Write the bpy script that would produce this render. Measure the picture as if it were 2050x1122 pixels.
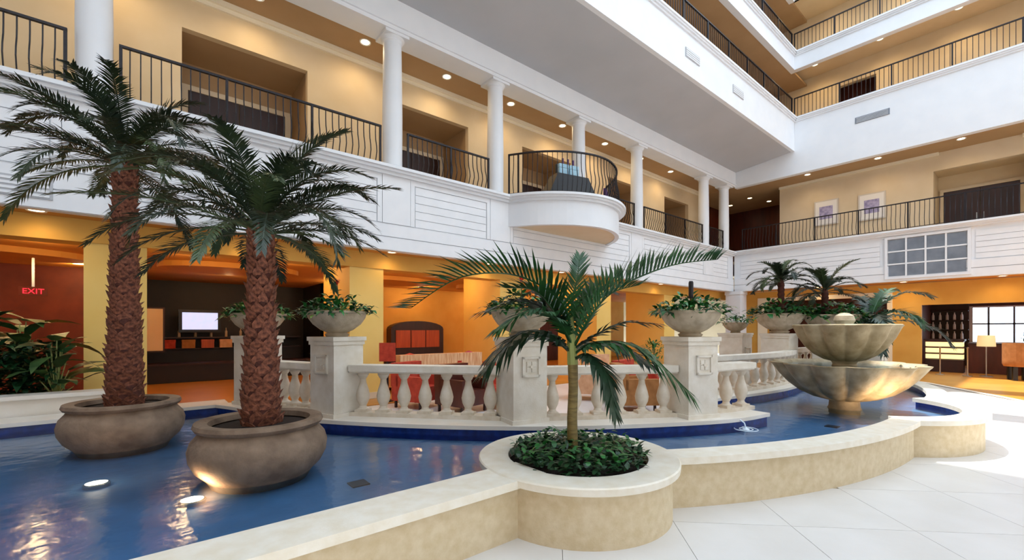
import bpy, bmesh, math, random
from math import sin, cos, pi, radians, sqrt, atan2
from mathutils import Vector, Matrix

SC = bpy.context.scene
for o in list(bpy.data.objects):
    bpy.data.objects.remove(o)
C = SC.collection

# ------------------------------------------------------------------ camera
# world x runs along the left wing towards the far corner, world y runs towards the left wing
YAW = radians(50.24)
cam = bpy.data.cameras.new('camera')
cam.sensor_width = 36.0
cam.lens = 36.0 * 882.0 / 2050.0
cam.shift_y = 98.0 / 2050.0
cam.clip_start = 0.05
cam.clip_end = 200
cam_o = bpy.data.objects.new('camera', cam)
C.objects.link(cam_o)
cam_o.location = (0, 0, 1.55)
cam_o.rotation_euler = (radians(90), 0, YAW - radians(90))
SC.camera = cam_o

# ------------------------------------------------------------------ sky, sun, exposure
w = bpy.data.worlds.new('sky')
SC.world = w
w.use_nodes = True
bg = w.node_tree.nodes['Background']
bg.inputs[0].default_value = (0.72, 0.86, 1.0, 1)
bg.inputs[1].default_value = 2.85
sun = bpy.data.lights.new('sun', 'SUN')
sun.energy = 7.0
sun.angle = radians(0.8)
sun.color = (1.0, 0.96, 0.90)
sun_o = bpy.data.objects.new('sun', sun)
C.objects.link(sun_o)
sun_o.rotation_euler = Vector((0.0, -0.312, -1.0)).to_track_quat('-Z', 'Y').to_euler()
SC.view_settings.view_transform = 'Standard'
SC.view_settings.look = 'None'
SC.view_settings.exposure = 0.28
SC.view_settings.gamma = 1.0
SC.view_settings.use_curve_mapping = False


# ------------------------------------------------------------------ materials
def lin(h):
    h = h.lstrip('#')
    r = []
    for i in (0, 2, 4):
        c = int(h[i:i + 2], 16) / 255.0
        r.append(c / 12.92 if c <= 0.04045 else ((c + 0.055) / 1.055) ** 2.4)
    return (r[0], r[1], r[2], 1.0)


MATS = {}


def mat(name, c1, c2=None, scale=8.0, rough=0.6, bump=0.0, bscale=None, metal=0.0, detail=4.0, spec=0.5,
        trans=0.0, emit=None, estr=0.0, stretch=None):
    if name in MATS:
        return MATS[name]
    m = bpy.data.materials.new(name)
    m.use_nodes = True
    nt = m.node_tree
    b = nt.nodes['Principled BSDF']
    b.inputs['Roughness'].default_value = rough
    b.inputs['Metallic'].default_value = metal
    b.inputs['Specular IOR Level'].default_value = spec
    b.inputs['Base Color'].default_value = lin(c1)
    if trans:
        b.inputs['Transmission Weight'].default_value = trans
    if emit:
        b.inputs['Emission Color'].default_value = lin(emit)
        b.inputs['Emission Strength'].default_value = estr
    tc = mp = None
    if c2 or bump:
        tc = nt.nodes.new('ShaderNodeTexCoord')
        mp = nt.nodes.new('ShaderNodeMapping')
        nt.links.new(tc.outputs['Object'], mp.inputs[0])
        if stretch:
            mp.inputs['Scale'].default_value = stretch
    if c2:
        n = nt.nodes.new('ShaderNodeTexNoise')
        n.inputs['Scale'].default_value = scale
        n.inputs['Detail'].default_value = detail
        r = nt.nodes.new('ShaderNodeValToRGB')
        r.color_ramp.elements[0].position = 0.32
        r.color_ramp.elements[1].position = 0.68
        r.color_ramp.elements[0].color = lin(c1)
        r.color_ramp.elements[1].color = lin(c2)
        nt.links.new(mp.outputs[0], n.inputs['Vector'])
        nt.links.new(n.outputs['Fac'], r.inputs[0])
        nt.links.new(r.outputs[0], b.inputs['Base Color'])
    if bump:
        n2 = nt.nodes.new('ShaderNodeTexNoise')
        n2.inputs['Scale'].default_value = bscale or scale * 3
        n2.inputs['Detail'].default_value = 5
        bp = nt.nodes.new('ShaderNodeBump')
        bp.inputs['Strength'].default_value = bump
        bp.inputs['Distance'].default_value = 0.02
        nt.links.new(mp.outputs[0], n2.inputs['Vector'])
        nt.links.new(n2.outputs['Fac'], bp.inputs['Height'])
        nt.links.new(bp.outputs[0], b.inputs['Normal'])
    MATS[name] = m
    return m


WHITE = mat('white_paint', '#e6e9ed', '#e1e5ea', 2.0, 0.55)
SIDING = mat('white_siding', '#e9ebee', '#e3e6ea', 3.0, 0.5)
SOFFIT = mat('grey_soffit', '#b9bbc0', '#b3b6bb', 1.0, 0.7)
CREAM = mat('cream_wall', '#e0cdaf', '#d9c5a4', 1.5, 0.75)
GOLD = mat('gold_wall', '#dfc8a2', '#d8bf96', 1.5, 0.7)
OCHRE = mat('ochre_wall', '#e0ae52', '#d49e42', 1.2, 0.7)
PILLAR = mat('yellow_pillar', '#ecc873', '#e6bd62', 1.2, 0.65)
LOBBYCEIL = mat('lobby_ceiling', '#d99a45', '#c98a38', 0.8, 0.7)
REDWALL = mat('red_brown_wall', '#7a3318', '#632510', 2.0, 0.6)
NEARWALL = mat('brown_wall', '#8f6a3c', '#7d5a30', 1.0, 0.7)
CEIL = mat('corridor_ceiling', '#b3926a', '#aa8961', 1.0, 0.75)
CROWN = mat('crown_moulding', '#efe3c8', None, rough=0.6)
IRON = mat('wrought_iron', '#1e1b1f', '#2a2529', 20, 0.45, metal=0.4)
STONE = mat('pale_stone', '#ece5da', '#e2d8c8', 2.5, 0.42, 0.05, 30)
TILE = mat('floor_tile', '#e3e1df', '#dad7d3', 1.7, 0.35, 0.03, 25)
GROUT = mat('grout', '#c2b8ac', '#b8aea2', 6, 0.9)
COPING = mat('coping_stone', '#ece7da', '#e3dac6', 9, 0.5, 0.08, 60)
WALLST = mat('limestone_wall', '#dac9a9', '#ccb892', 14, 0.65, 0.12, 80)
WOODFLOOR = mat('lobby_floor', '#c98d3c', '#b97a2c', 1.2, 0.35)
POT = mat('pot_stone', '#8f7a66', '#6f5b4a', 7, 0.8, 0.25, 40)
BOWL = mat('bowl_stone', '#c3b49c', '#a5957c', 9, 0.75, 0.2, 50)
FOUNT = mat('fountain_stone', '#b3a384', '#8b7a58', 6, 0.6, 0.2, 40)
PEDST = mat('pedestal_stone', '#e3dccf', '#d6ccba', 7, 0.6, 0.1, 50)
BALU = mat('baluster_stone', '#ddd2c2', '#cdbfa9', 9, 0.65, 0.1, 50)
SOIL = mat('soil', '#2b1c13', '#1a110c', 30, 0.95, 0.5, 60)
TRUNK = mat('palm_trunk', '#5c2f22', '#3a1b14', 18, 0.85, 0.4, 60)
BOOT = mat('palm_leaf_base', '#9c6248', '#4a241a', 22, 0.8, 0.3, 60)
FROND = mat('date_frond', '#2c3a22', '#1c2a1c', 6, 0.45)
FROND2 = mat('date_frond_light', '#4a5a35', '#2e3f26', 6, 0.45)
RACHIS = mat('frond_stem', '#3b3a22', '#2c2b1c', 9, 0.5)
COCO = mat('palm_leaf_green', '#2c5a2c', '#1b3d22', 5, 0.4)
COCO2 = mat('palm_leaf_dark', '#1f3a24', '#142818', 5, 0.4)
CSTEM = mat('palm_stem', '#8d7a44', '#6b5a30', 12, 0.6, stretch=(1, 1, 6))
CSHAFT = mat('palm_crownshaft', '#9aa35c', '#6f7a3a', 6, 0.5, stretch=(1, 1, 0.3))
LEAF = mat('leaf_green', '#2f7a33', '#1d5526', 5, 0.4)
LEAFD = mat('leaf_dark', '#1d4a26', '#12331b', 5, 0.4)
LEAFY = mat('leaf_yellow_green', '#8aa348', '#5d7a30', 5, 0.45)
TROP = mat('tropical_leaf', '#5d7a3d', '#34502a', 4, 0.4)
REDFL = mat('red_flower', '#e2452c', '#c52a1c', 8, 0.5)
BLUETILE = mat('blue_tile', '#173a8c', '#122a68', 14, 0.25)
POOLFLOOR = mat('pool_floor', '#6c93b6', '#58809f', 2.2, 0.5, 0.1, 20)
DARKWOOD = mat('dark_wood', '#3a1a14', '#261009', 6, 0.4, stretch=(1, 1, 0.2))
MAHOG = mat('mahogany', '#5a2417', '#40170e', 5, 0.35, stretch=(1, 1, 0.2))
BLACK = mat('black_plastic', '#0c0b0e', None, rough=0.3)
DARKBAR = mat('dark_bar_wall', '#1d1210', '#120b0a', 4, 0.5)
GRILLE = mat('grille_panes', '#7f8894', '#69727e', 3, 0.4)
ORANGEWOOD = mat('orange_wood', '#c4581f', '#a84515', 3, 0.4, stretch=(6, 6, 0.4))
PEACH = mat('peach_fabric', '#e5b48c', '#d39c74', 9, 0.9)
REDFAB = mat('red_fabric', '#c8472f', '#a8341f', 9, 0.9)
PAPER = mat('picture_mat', '#eae6e2', None, rough=0.7)
PURPLE = mat('picture_ink', '#b9b0cf', '#857fa8', 9, 0.7)
PFRAME = mat('picture_frame', '#cfc7bd', None, rough=0.5)
BLUEPANEL = mat('pale_blue_panel', '#a9cfe0', '#8fb9d0', 6, 0.35)
PURPFAB = mat('purple_fabric', '#55306a', '#3f2252', 6, 0.8)
REDCEIL = mat('red_ceiling', '#c8685e', '#b85850', 1.5, 0.7)
TANFAB = mat('tan_fabric', '#b57a45', '#a06836', 8, 0.9)
METAL = mat('brushed_metal', '#b8b8b8', None, rough=0.3, metal=0.9)
EXITRED = mat('exit_sign_red', '#d01830', None, rough=0.4, emit='#ff2038', estr=1.6)
SHADE = mat('lamp_shade_cream', '#e6cf9c', None, rough=0.8, emit='#e6c68c', estr=0.5)
SCREEN = mat('tv_screen', '#c8cdf0', '#9fb8e0', 2.2, 0.3, emit='#c4ccf2', estr=0.9)
GLOWGLASS = mat('lit_glass_case', '#e6d9a0', None, rough=0.3, emit='#f0dc9a', estr=1.0)
LAMPGLOW = mat('lamp_lens', '#fff2d8', None, rough=0.4, emit='#ffe0ac', estr=9.0)
POOLGLOW = mat('pool_light_lens', '#fff0e0', None, rough=0.4, emit='#ffd9b4', estr=12.0)


def water_mat():
    m = bpy.data.materials.new('water')
    m.use_nodes = True
    nt = m.node_tree
    nt.nodes.clear()
    out = nt.nodes.new('ShaderNodeOutputMaterial')
    tr = nt.nodes.new('ShaderNodeBsdfTransparent')
    tr.inputs[0].default_value = (0.62, 0.78, 0.88, 1)
    gl = nt.nodes.new('ShaderNodeBsdfGlossy')
    gl.inputs['Roughness'].default_value = 0.15
    gl.inputs['Color'].default_value = (0.95, 0.97, 1, 1)
    fr = nt.nodes.new('ShaderNodeFresnel')
    fr.inputs['IOR'].default_value = 1.33
    mx = nt.nodes.new('ShaderNodeMixShader')
    tc = nt.nodes.new('ShaderNodeTexCoord')
    n = nt.nodes.new('ShaderNodeTexNoise')
    n.inputs['Scale'].default_value = 5.5
    n.inputs['Detail'].default_value = 3
    bp = nt.nodes.new('ShaderNodeBump')
    bp.inputs['Strength'].default_value = 0.25
    bp.inputs['Distance'].default_value = 0.03
    nt.links.new(tc.outputs['Object'], n.inputs['Vector'])
    nt.links.new(n.outputs['Fac'], bp.inputs['Height'])
    nt.links.new(bp.outputs[0], gl.inputs['Normal'])
    nt.links.new(bp.outputs[0], fr.inputs['Normal'])
    nt.links.new(fr.outputs[0], mx.inputs[0])
    nt.links.new(tr.outputs[0], mx.inputs[1])
    nt.links.new(gl.outputs[0], mx.inputs[2])
    nt.links.new(mx.outputs[0], out.inputs[0])
    return m


WATER = water_mat()


# ------------------------------------------------------------------ mesh helpers
class MB:
    def __init__(s):
        s.v = []
        s.f = []
        s.smooth = False

    def add(s, vs, fs):
        k = len(s.v)
        s.v += [tuple(p) for p in vs]
        s.f += [tuple(i + k for i in f) for f in fs]
        return s

    def box(s, x0, x1, y0, y1, z0, z1):
        x0, x1 = sorted((x0, x1)); y0, y1 = sorted((y0, y1)); z0, z1 = sorted((z0, z1))
        return s.add([(x0, y0, z0), (x1, y0, z0), (x1, y1, z0), (x0, y1, z0), (x0, y0, z1), (x1, y0, z1), (x1, y1, z1), (x0, y1, z1)],
                     [(0, 3, 2, 1), (4, 5, 6, 7), (0, 1, 5, 4), (1, 2, 6, 5), (2, 3, 7, 6), (3, 0, 4, 7)])

    def taper(s, cx, cy, z0, z1, a0, b0, a1, b1):
        vs = []
        for z, a, b in ((z0, a0, b0), (z1, a1, b1)):
            vs += [(cx - a, cy - b, z), (cx + a, cy - b, z), (cx + a, cy + b, z), (cx - a, cy + b, z)]
        return s.add(vs, [(0, 3, 2, 1), (4, 5, 6, 7), (0, 1, 5, 4), (1, 2, 6, 5), (2, 3, 7, 6), (3, 0, 4, 7)])

    def prism(s, poly, z0, z1):
        n = len(poly)
        vs = [(x, y, z0) for x, y in poly] + [(x, y, z1) for x, y in poly]
        fs = [tuple(range(n - 1, -1, -1)), tuple(range(n, 2 * n))]
        fs += [(i, (i + 1) % n, n + (i + 1) % n, n + i) for i in range(n)]
        return s.add(vs, fs)

    def lathe(s, prof, n=24, cx=0, cy=0, cz=0, cap0=False, cap1=False, lobe=None):
        vs = []
        fs = []
        m = len(prof)
        for j, (r, z) in enumerate(prof):
            for i in range(n):
                a = 2 * pi * i / n
                k = 1.0
                if lobe:
                    k = 1 + lobe[1] * (abs(cos(a * lobe[0] / 2)) - 0.5) * lobe[2](j / (m - 1))
                vs.append((cx + r * k * cos(a), cy + r * k * sin(a), cz + z))
        for j in range(m - 1):
            for i in range(n):
                k = (i + 1) % n
                fs.append((j * n + i, j * n + k, (j + 1) * n + k, (j + 1) * n + i))
        if cap0:
            fs.append(tuple(range(n - 1, -1, -1)))
        if cap1:
            fs.append(tuple((m - 1) * n + i for i in range(n)))
        return s.add(vs, fs)

    def tube(s, pts, r, n=6, caps=True):
        pts = [Vector(p) for p in pts]
        m = len(pts)
        rs = r if isinstance(r, (list, tuple)) else [r] * m
        vs = []
        fs = []
        ref = None
        for j in range(m):
            t = (pts[min(j + 1, m - 1)] - pts[max(j - 1, 0)]).normalized()
            if ref is None:
                ref = Vector((0, 0, 1)) if abs(t.z) < 0.9 else Vector((1, 0, 0))
            u = t.cross(ref)
            if u.length < 1e-4:
                u = t.cross(Vector((0, 1, 0)))
            u.normalize()
            v = t.cross(u)
            for i in range(n):
                a = 2 * pi * i / n + pi / n
                vs.append(pts[j] + (u * cos(a) + v * sin(a)) * rs[j])
        for j in range(m - 1):
            for i in range(n):
                k = (i + 1) % n
                fs.append((j * n + i, (j + 1) * n + i, (j + 1) * n + k, j * n + k))
        if caps:
            fs.append(tuple(range(n)))
            fs.append(tuple((m - 1) * n + i for i in range(n - 1, -1, -1)))
        return s.add(vs, fs)

    def ribbon(s, path, off0, off1, z0, z1):
        """rectangle swept along a 2D path; offsets are to the left of the travel direction"""
        n = len(path)
        vs = []
        fs = []
        for i in range(n):
            p = Vector(path[i])
            a = (p - Vector(path[i - 1])).normalized() if i > 0 else None
            b = (Vector(path[i + 1]) - p).normalized() if i < n - 1 else None
            if a is None: a = b
            if b is None: b = a
            t = (a + b)
            t = t.normalized() if t.length > 1e-6 else a
            nn = Vector((-t.y, t.x))
            k = 1.0 / max(0.4, t.dot(a))
            q0 = p + nn * off0 * k
            q1 = p + nn * off1 * k
            vs += [(q0.x, q0.y, z0), (q1.x, q1.y, z0), (q1.x, q1.y, z1), (q0.x, q0.y, z1)]
        for i in range(n - 1):
            a = i * 4
            b = a + 4
            for j in range(4):
                k = (j + 1) % 4
                fs.append((a + j, b + j, b + k, a + k))
        fs.append((0, 1, 2, 3))
        fs.append(tuple((n - 1) * 4 + i for i in (3, 2, 1, 0)))
        return s.add(vs, fs)

    def mesh(s, name, m, smooth=False):
        me = bpy.data.meshes.new(name)
        me.from_pydata(s.v, [], s.f)
        bm = bmesh.new()
        bm.from_mesh(me)
        bmesh.ops.recalc_face_normals(bm, faces=bm.faces)
        bm.to_mesh(me)
        bm.free()
        if m:
            me.materials.append(m)
        if smooth:
            for p in me.polygons:
                p.use_smooth = True
            if smooth != 'all':
                me.set_sharp_from_angle(angle=radians(40))
        return me

    def build(s, name, m, parent=None, smooth=False, loc=None, rotz=0.0):
        return inst(s.mesh(name, m, smooth), name, parent, loc, rotz)


def inst(me, name, parent=None, loc=None, rotz=0.0, scale=None):
    o = bpy.data.objects.new(name, me)
    C.objects.link(o)
    if parent:
        o.parent = parent
    if loc:
        o.location = loc
    if rotz:
        o.rotation_euler.z = rotz
    if scale:
        o.scale = scale if isinstance(scale, (tuple, list)) else (scale,) * 3
    return o


def tag(o, label, cat, group=None, kind=None):
    if label:
        o['label'] = label
    if cat:
        o['category'] = cat
    if group:
        o['group'] = group
    if kind:
        o['kind'] = kind
    return o


def thing(name, label, cat, loc=(0, 0, 0), rotz=0.0, group=None, kind=None):
    o = bpy.data.objects.new(name, None)
    C.objects.link(o)
    o.empty_display_size = 0.1
    o.location = loc
    o.rotation_euler.z = rotz
    return tag(o, label, cat, group, kind)


def struct(name, label, mb, m, cat='wall', smooth=False):
    return tag(mb.build(name, m, None, smooth), label, cat, kind='structure')


ORD = ['first', 'second', 'third', 'fourth', 'fifth', 'sixth', 'seventh', 'eighth', 'ninth', 'tenth', 'eleventh', 'twelfth']

# camera-space helper for laying out the plan: right / forward unit vectors on the floor
FWD = Vector((cos(YAW), sin(YAW), 0))
RGT = Vector((sin(YAW), -cos(YAW), 0))

# ================================================================== STRUCTURE
A0 = 20.46          # plane of the right wing's front
B0 = 8.90           # plane of the left wing's front
B1 = 6.48           # plane of the left wing's overhanging upper floors
ZS = 3.23           # ground-floor soffit
ZL = 5.00           # top of the second-floor ledge
ZF2 = 4.62          # second-floor floor
ZB = 7.92           # bottom of the beam over the second floor
AL = -7.0           # left end of the left wing
BR = -4.0           # near end of the right wing
ZTOP = 16.0

fl = struct('floor', 'pale stone tiled atrium floor', MB().box(AL, 24, -9, 20, -0.15, -0.02), GROUT, 'floor')
# diagonal stone tiles near the camera
tile_me = MB().box(-0.448, 0.448, -0.448, 0.448, -0.02, 0.0).mesh('floor_tile', TILE)
pitch = 0.9
cnt = 0
for i in range(-20, 30):
    for j in range(-20, 30):
        x = (i - j) * pitch / sqrt(2) + 3.9
        y = (i + j) * pitch / sqrt(2) + 0.62
        if not (1.0 < x < 15.5 and -2.0 < y < 3.0):
            continue
        if y > 1.6 and x > 4.8:
            continue
        if x > 15.2 + (y - 0.23) * 1.53 - 0.5:
            continue
        inst(tile_me, 'tile', fl, (x, y, 0), pi / 4)
        cnt += 1
# pale stone field beyond the tiles laid one by one
struct('floor_stone_field', 'pale stone floor running back under the pool', MB().prism([(AL, -9), (1.0, -9), (1.0, 3.0), (4.8, 3.0), (4.8, 1.6), (13.5, 1.6), (17.3, 2.4), (19.0, 5.0), (19.0, 8.7), (AL, 8.7)], -0.019, -0.0125), TILE, 'floor')
struct('floor_lobby', 'orange-tan lobby floor under the left wing', MB().box(AL, 24, 8.72, 18.5, -0.018, -0.004), WOODFLOOR, 'floor')
struct('floor_bar', 'orange-tan floor in front of the bar', MB().prism([(14.2, 0.03), (17.5, 2.19), (19.0, 5.0), (19.0, 8.72), (27, 8.72), (27, -4), (11.5, -4)], -0.016, -0.002), WOODFLOOR, 'floor')
struct('trim_sun_streak', 'pale strip standing in for the sunlit streak along the tan floor edge', MB().ribbon([(14.15, 0.0), (17.45, 2.2), (18.95, 5.0)], -0.06, 0.06, -0.01, 0.004), STONE, 'trim')  # sunlit streak on the floor, put in as a pale strip

# ---- left wing, ground floor
struct('ceiling_soffit', 'ochre soffit under the second-floor front', MB().box(AL, A0 + 6, B0 + 0.02, 9.55, ZS + 0.02, ZS + 0.1), LOBBYCEIL, 'ceiling')
struct('ceiling_beam', 'ochre beam over the yellow lobby pillars', MB().box(AL, A0 + 1, 9.5, 9.94, 2.9, ZS + 0.05), OCHRE, 'beam')
struct('ceiling_lobby', 'orange lobby ceiling behind the pillars', MB().box(AL, A0 + 1, 9.95, 18.5, 3.1, 3.25), LOBBYCEIL, 'ceiling')
for k, (bx0, bx1) in enumerate(((-5.6, -0.9), (0.2, 3.2), (4.3, 7.3), (8.4, 11.4), (12.5, 15.5))):
    # stepped cove panels hung from the lobby ceiling
    ax = (bx0 + bx1) / 2
    rr = (bx1 - bx0) / 2
    pr = [(rr * 1.0 * cos(t * pi / 16) + ax, 0.9 * sin(t * pi / 16) + 13.0) for t in range(32)]
    struct('ceiling_cove.%03d' % k, '%s oval dropped cove in the lobby ceiling from the left' % ORD[k], MB().prism(pr, 2.98, 3.1), LOBBYCEIL, 'ceiling')
struct('wall_back', 'ochre back wall of the lobby', MB().box(4.6, A0 + 1, 15.6, 15.8, 0, 3.1), OCHRE, 'wall')
struct('wall_back_red', 'red-brown back wall behind the tropical plants', MB().box(AL, -0.6, 15.6, 15.8, 0, 3.1), REDWALL, 'wall')
struct('wall_alcove', 'dark back wall of the bar alcove', MB().box(-0.6, 4.6, 17.9, 18.1, 0, 3.1), DARKBAR, 'wall')
struct('wall_alcove_side', 'dark left side wall of the bar alcove', MB().box(-0.75, -0.6, 15.6, 18.0, 0, 3.1), DARKBAR, 'wall')
struct('wall_alcove_end', 'dark right side wall of the bar alcove', MB().box(4.6, 4.75, 15.6, 18.0, 0, 3.1), DARKBAR, 'wall')
struct('wall_lobby_end', 'ochre end wall of the lobby', MB().box(AL - 0.2, AL, 8.9, 18.5, 0, 3.2), OCHRE, 'wall')
pill = ['leftmost yellow square pillar, behind the tallest palm trunk', 'yellow square pillar behind the planter bowl with a tall red flower',
        'yellow square pillar behind the left fronds of the small palm', 'yellow square pillar behind the right fronds of the small palm',
        'farthest yellow square pillar near the white corner column']
for k in range(5):
    x0 = -0.74 + 4.12 * k
    t = thing('pillar', pill[k], 'pillar', (x0 + 0.38, 10.33, 0), kind='structure')
    MB().box(-0.38, 0.38, -0.8, 1.0, 0, 3.13).build('shaft', PILLAR, t)
    MB().box(-0.40, 0.40, -0.82, 1.02, 0.0, 0.14).build('baseboard', CREAM, t)

# ---- left wing, second-floor front band: wall, siding boards, panels, ledge
wl = struct('wall_left', 'white sided band of the left wing between the floors', MB().box(AL, A0, B0 + 0.04, B0 + 0.2, ZS, ZL - 0.14), WHITE, 'wall')
COLX = [-0.59, 4.17, 7.02, 10.25, 13.3, 18.1, 19.95]
zz = [ZS, 3.52, 3.80]
for k in range(2):      # two long plain courses along the bottom
    MB().box(AL, A0 - 0.02, B0, B0 + 0.05, zz[k] + 0.008, zz[k + 1] - 0.012).build('siding_board', SIDING, wl)
piers = [-6.2, -0.59, 4.17, 7.02, 13.0, 18.1, 20.3]
for k in range(len(piers) - 1):
    xa, xb = piers[k] + 0.33, piers[k + 1] - 0.33
    MB().box(piers[k] - 0.32, piers[k] + 0.32, B0, B0 + 0.05, 3.81, ZL - 0.14).build('pier_panel', SIDING, wl)
    if k == 3:
        pass
    # frame round the panel
    MB().box(xa, xb, B0 + 0.005, B0 + 0.05, 4.72, ZL - 0.14).build('frame_rail', SIDING, wl)
    for r in range(5):
        z0 = 3.81 + r * 0.18
        MB().box(xa + 0.12, xb - 0.12, B0 + 0.012, B0 + 0.05, z0 + 0.005, z0 + 0.170).build('siding_board', SIDING, wl)
    MB().box(xa, xa + 0.1, B0 + 0.003, B0 + 0.05, 3.81, 4.72).build('frame_stile', SIDING, wl)
    MB().box(xb - 0.1, xb, B0 + 0.003, B0 + 0.05, 3.81, 4.72).build('frame_stile', SIDING, wl)


def ledge_profile(mb, path, z, s=1.0):
    """moulded ledge: three stacked courses, projecting to the right of the path direction"""
    mb.ribbon(path, -0.20 * s, 0.25, z - 0.06, z)
    mb.ribbon(path, -0.14 * s, 0.25, z - 0.11, z - 0.06)
    mb.ribbon(path, -0.07 * s, 0.25, z - 0.17, z - 0.11)
    return mb


BALC = [(7.28, B0), (7.72, 8.24), (8.28, 7.76), (8.88, 7.49), (9.36, 7.42), (9.84, 7.49), (10.44, 7.76), (11.0, 8.24), (11.44, B0)]


def smooth_path(pts, n=4):
    out = []
    P = [Vector(p) for p in pts]
    for i in range(len(P) - 1):
        p0 = P[max(i - 1, 0)]; p1 = P[i]; p2 = P[i + 1]; p3 = P[min(i + 2, len(P) - 1)]
        for k in range(n):
            t = k / n
            out.append(tuple(0.5 * ((2 * p1) + (p2 - p0) * t + (2 * p0 - 5 * p1 + 4 * p2 - p3) * t * t + (3 * p1 - p0 - 3 * p2 + p3) * t ** 3)))
    out.append(tuple(P[-1]))
    return out


BALS = smooth_path(BALC, 4)
struct('trim_2', 'white moulded ledge under the left railing', ledge_profile(MB(), [(AL, B0), (7.3, B0)], ZL), WHITE, 'trim')
struct('trim_3', 'white moulded ledge right of the curved balcony', ledge_profile(MB(), [(11.42, B0), (A0, B0)], ZL), WHITE, 'trim')

# curved balcony
bt = thing('balcony', 'white curved balcony bulging from the left wing', 'balcony', (9.36, B0, 0), kind='structure')
loc = [(x - 9.36, y - B0) for x, y in BALS]
ledge_profile(MB(), loc, ZL + 0.01).build('moulded_edge', WHITE, bt)
MB().ribbon(loc, 0.0, 0.12, 4.22, ZL - 0.15).build('curved_fascia', WHITE, bt)
MB().prism([(x * 0.98, y * 0.97) for x, y in loc] + [(2.04, 0.1), (-2.04, 0.1)], 4.25, 4.34).build('underside', CREAM, bt)  # warm light on the underside is put into its cream colour
MB().prism([(x * 0.97, y * 0.97) for x, y in loc] + [(2.0, 0.3), (-2.0, 0.3)], ZF2 - 0.1, ZF2).build('deck', CREAM, bt)
# ---- left wing, second-floor corridor
struct('floor_corridor_left', 'second-floor corridor floor of the left wing', MB().box(AL, A0 + 6, B0 + 0.2, 12.0, ZF2 - 0.1, ZF2), CREAM, 'floor')
struct('ceiling_corridor_left', 'tan ceiling of the left second-floor corridor', MB().box(AL, A0 + 6, B0 + 0.3, 12.0, 8.02, 8.12), CEIL, 'ceiling')
BW = 10.4
rec = [(0.53, 2.76), (4.8, 7.04), (9.07, 11.3), (13.35, 15.6), (17.2, 19.2)]
wb = MB()
x = AL
for a, b in rec + [(A0 + 0.2, A0 + 0.2)]:
    wb.box(x, a, BW, BW + 0.15, ZF2, 8.02)
    if b > a:
        wb.box(a, b, BW, BW + 0.15, 7.27, 8.02)
    x = b
struct('wall_corridor_left', 'gold back wall of the left second-floor corridor with recesses', wb, GOLD, 'wall')
struct('trim_4', 'cream crown moulding along the left corridor', MB().box(AL, A0, BW - 0.1, BW, 7.92, 8.02).box(AL, A0, BW - 0.05, BW, 7.84, 7.92), CROWN, 'trim')
for k, (a, b) in enumerate(rec):
    r = thing('wall_recess', 'tan door recess in the left corridor, %s from the left' % ORD[k], 'recess', ((a + b) / 2, BW, ZF2), kind='structure')
    hw = (b - a) / 2
    MB().box(-hw - 0.1, hw + 0.1, 1.35, 1.45, 0, 2.75).build('recess_back', CEIL, r)
    MB().box(-hw - 0.1, -hw, 0.15, 1.4, 0, 2.75).build('recess_side', CEIL, r)
    MB().box(hw, hw + 0.1, 0.15, 1.4, 0, 2.75).build('recess_side', CEIL, r)
    MB().box(-hw, hw, 0.15, 1.4, 2.65, 2.75).build('recess_ceiling', CEIL, r)
    d = thing('door_%d' % (k + 1), 'dark wooden double door, %s from the left in the left corridor' % ORD[k], 'door', ((a + b) / 2, BW + 1.3, ZF2), kind='structure')
    for s in (-1, 1):
        lf = MB().box(s * 0.01, s * (hw - 0.18), -0.02, 0.03, 0.01, 2.04).build('door_leaf', DARKWOOD, d)
        MB().box(s * 0.1, s * 0.13, -0.06, -0.02, 0.9, 1.15).build('handle', METAL, lf)
    MB().box(-hw + 0.05, -hw + 0.17, -0.03, 0.04, 0, 2.05).box(hw - 0.17, hw - 0.05, -0.03, 0.04, 0, 2.05).box(-hw + 0.05, hw - 0.05, -0.03, 0.04, 2.05, 2.16).build('door_frame', CREAM, d)

# white columns of the second floor
clab = ['wide white column at the far left beside the tallest palm', 'white column just left of the short railing', 'white column at the left end of the curved balcony',
        'white column behind the middle of the curved balcony', 'white column right of the curved balcony', 'white column second from the inner corner', 'white column nearest the inner corner']
for k, x in enumerate(COLX):
    t = thing('column', clab[k], 'column', (x, 9.12, ZL - 0.02), kind='structure')
    H = ZB - ZL + 0.04
    MB().lathe([(0.21, 0.1), (0.215, H * 0.4), (0.195, H - 0.14)], 28).build('shaft', WHITE, t, True)
    MB().box(-0.26, 0.26, -0.26, 0.26, 0, 0.06).lathe([(0.25, 0.06), (0.255, 0.09), (0.21, 0.12)], 28).build('base', WHITE, t, True)
    MB().lathe([(0.195, H - 0.16), (0.22, H - 0.13), (0.21, H - 0.11), (0.26, H - 0.06)], 28).box(-0.27, 0.27, -0.27, 0.27, H - 0.06, H).build('capital', WHITE, t, True)

# beam over the columns, sloping grey soffit, overhanging upper floors
struct('trim_5', 'white beam on top of the second-floor columns', MB().box(AL, A0, 8.82, 9.4, ZB + 0.02, 8.60).box(AL, A0, 8.78, 9.44, ZB + 0.1, ZB + 0.14), WHITE, 'beam')
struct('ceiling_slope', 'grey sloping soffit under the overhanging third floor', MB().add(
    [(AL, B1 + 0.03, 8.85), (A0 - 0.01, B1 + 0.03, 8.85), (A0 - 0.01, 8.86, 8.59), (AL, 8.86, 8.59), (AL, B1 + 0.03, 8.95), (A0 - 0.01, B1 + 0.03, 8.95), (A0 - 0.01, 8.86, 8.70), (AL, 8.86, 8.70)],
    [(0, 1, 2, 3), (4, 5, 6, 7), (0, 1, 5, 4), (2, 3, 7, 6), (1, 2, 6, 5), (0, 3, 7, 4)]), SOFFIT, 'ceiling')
ZU, ZU4B, ZU4 = 10.19, 12.18, 12.89
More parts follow.
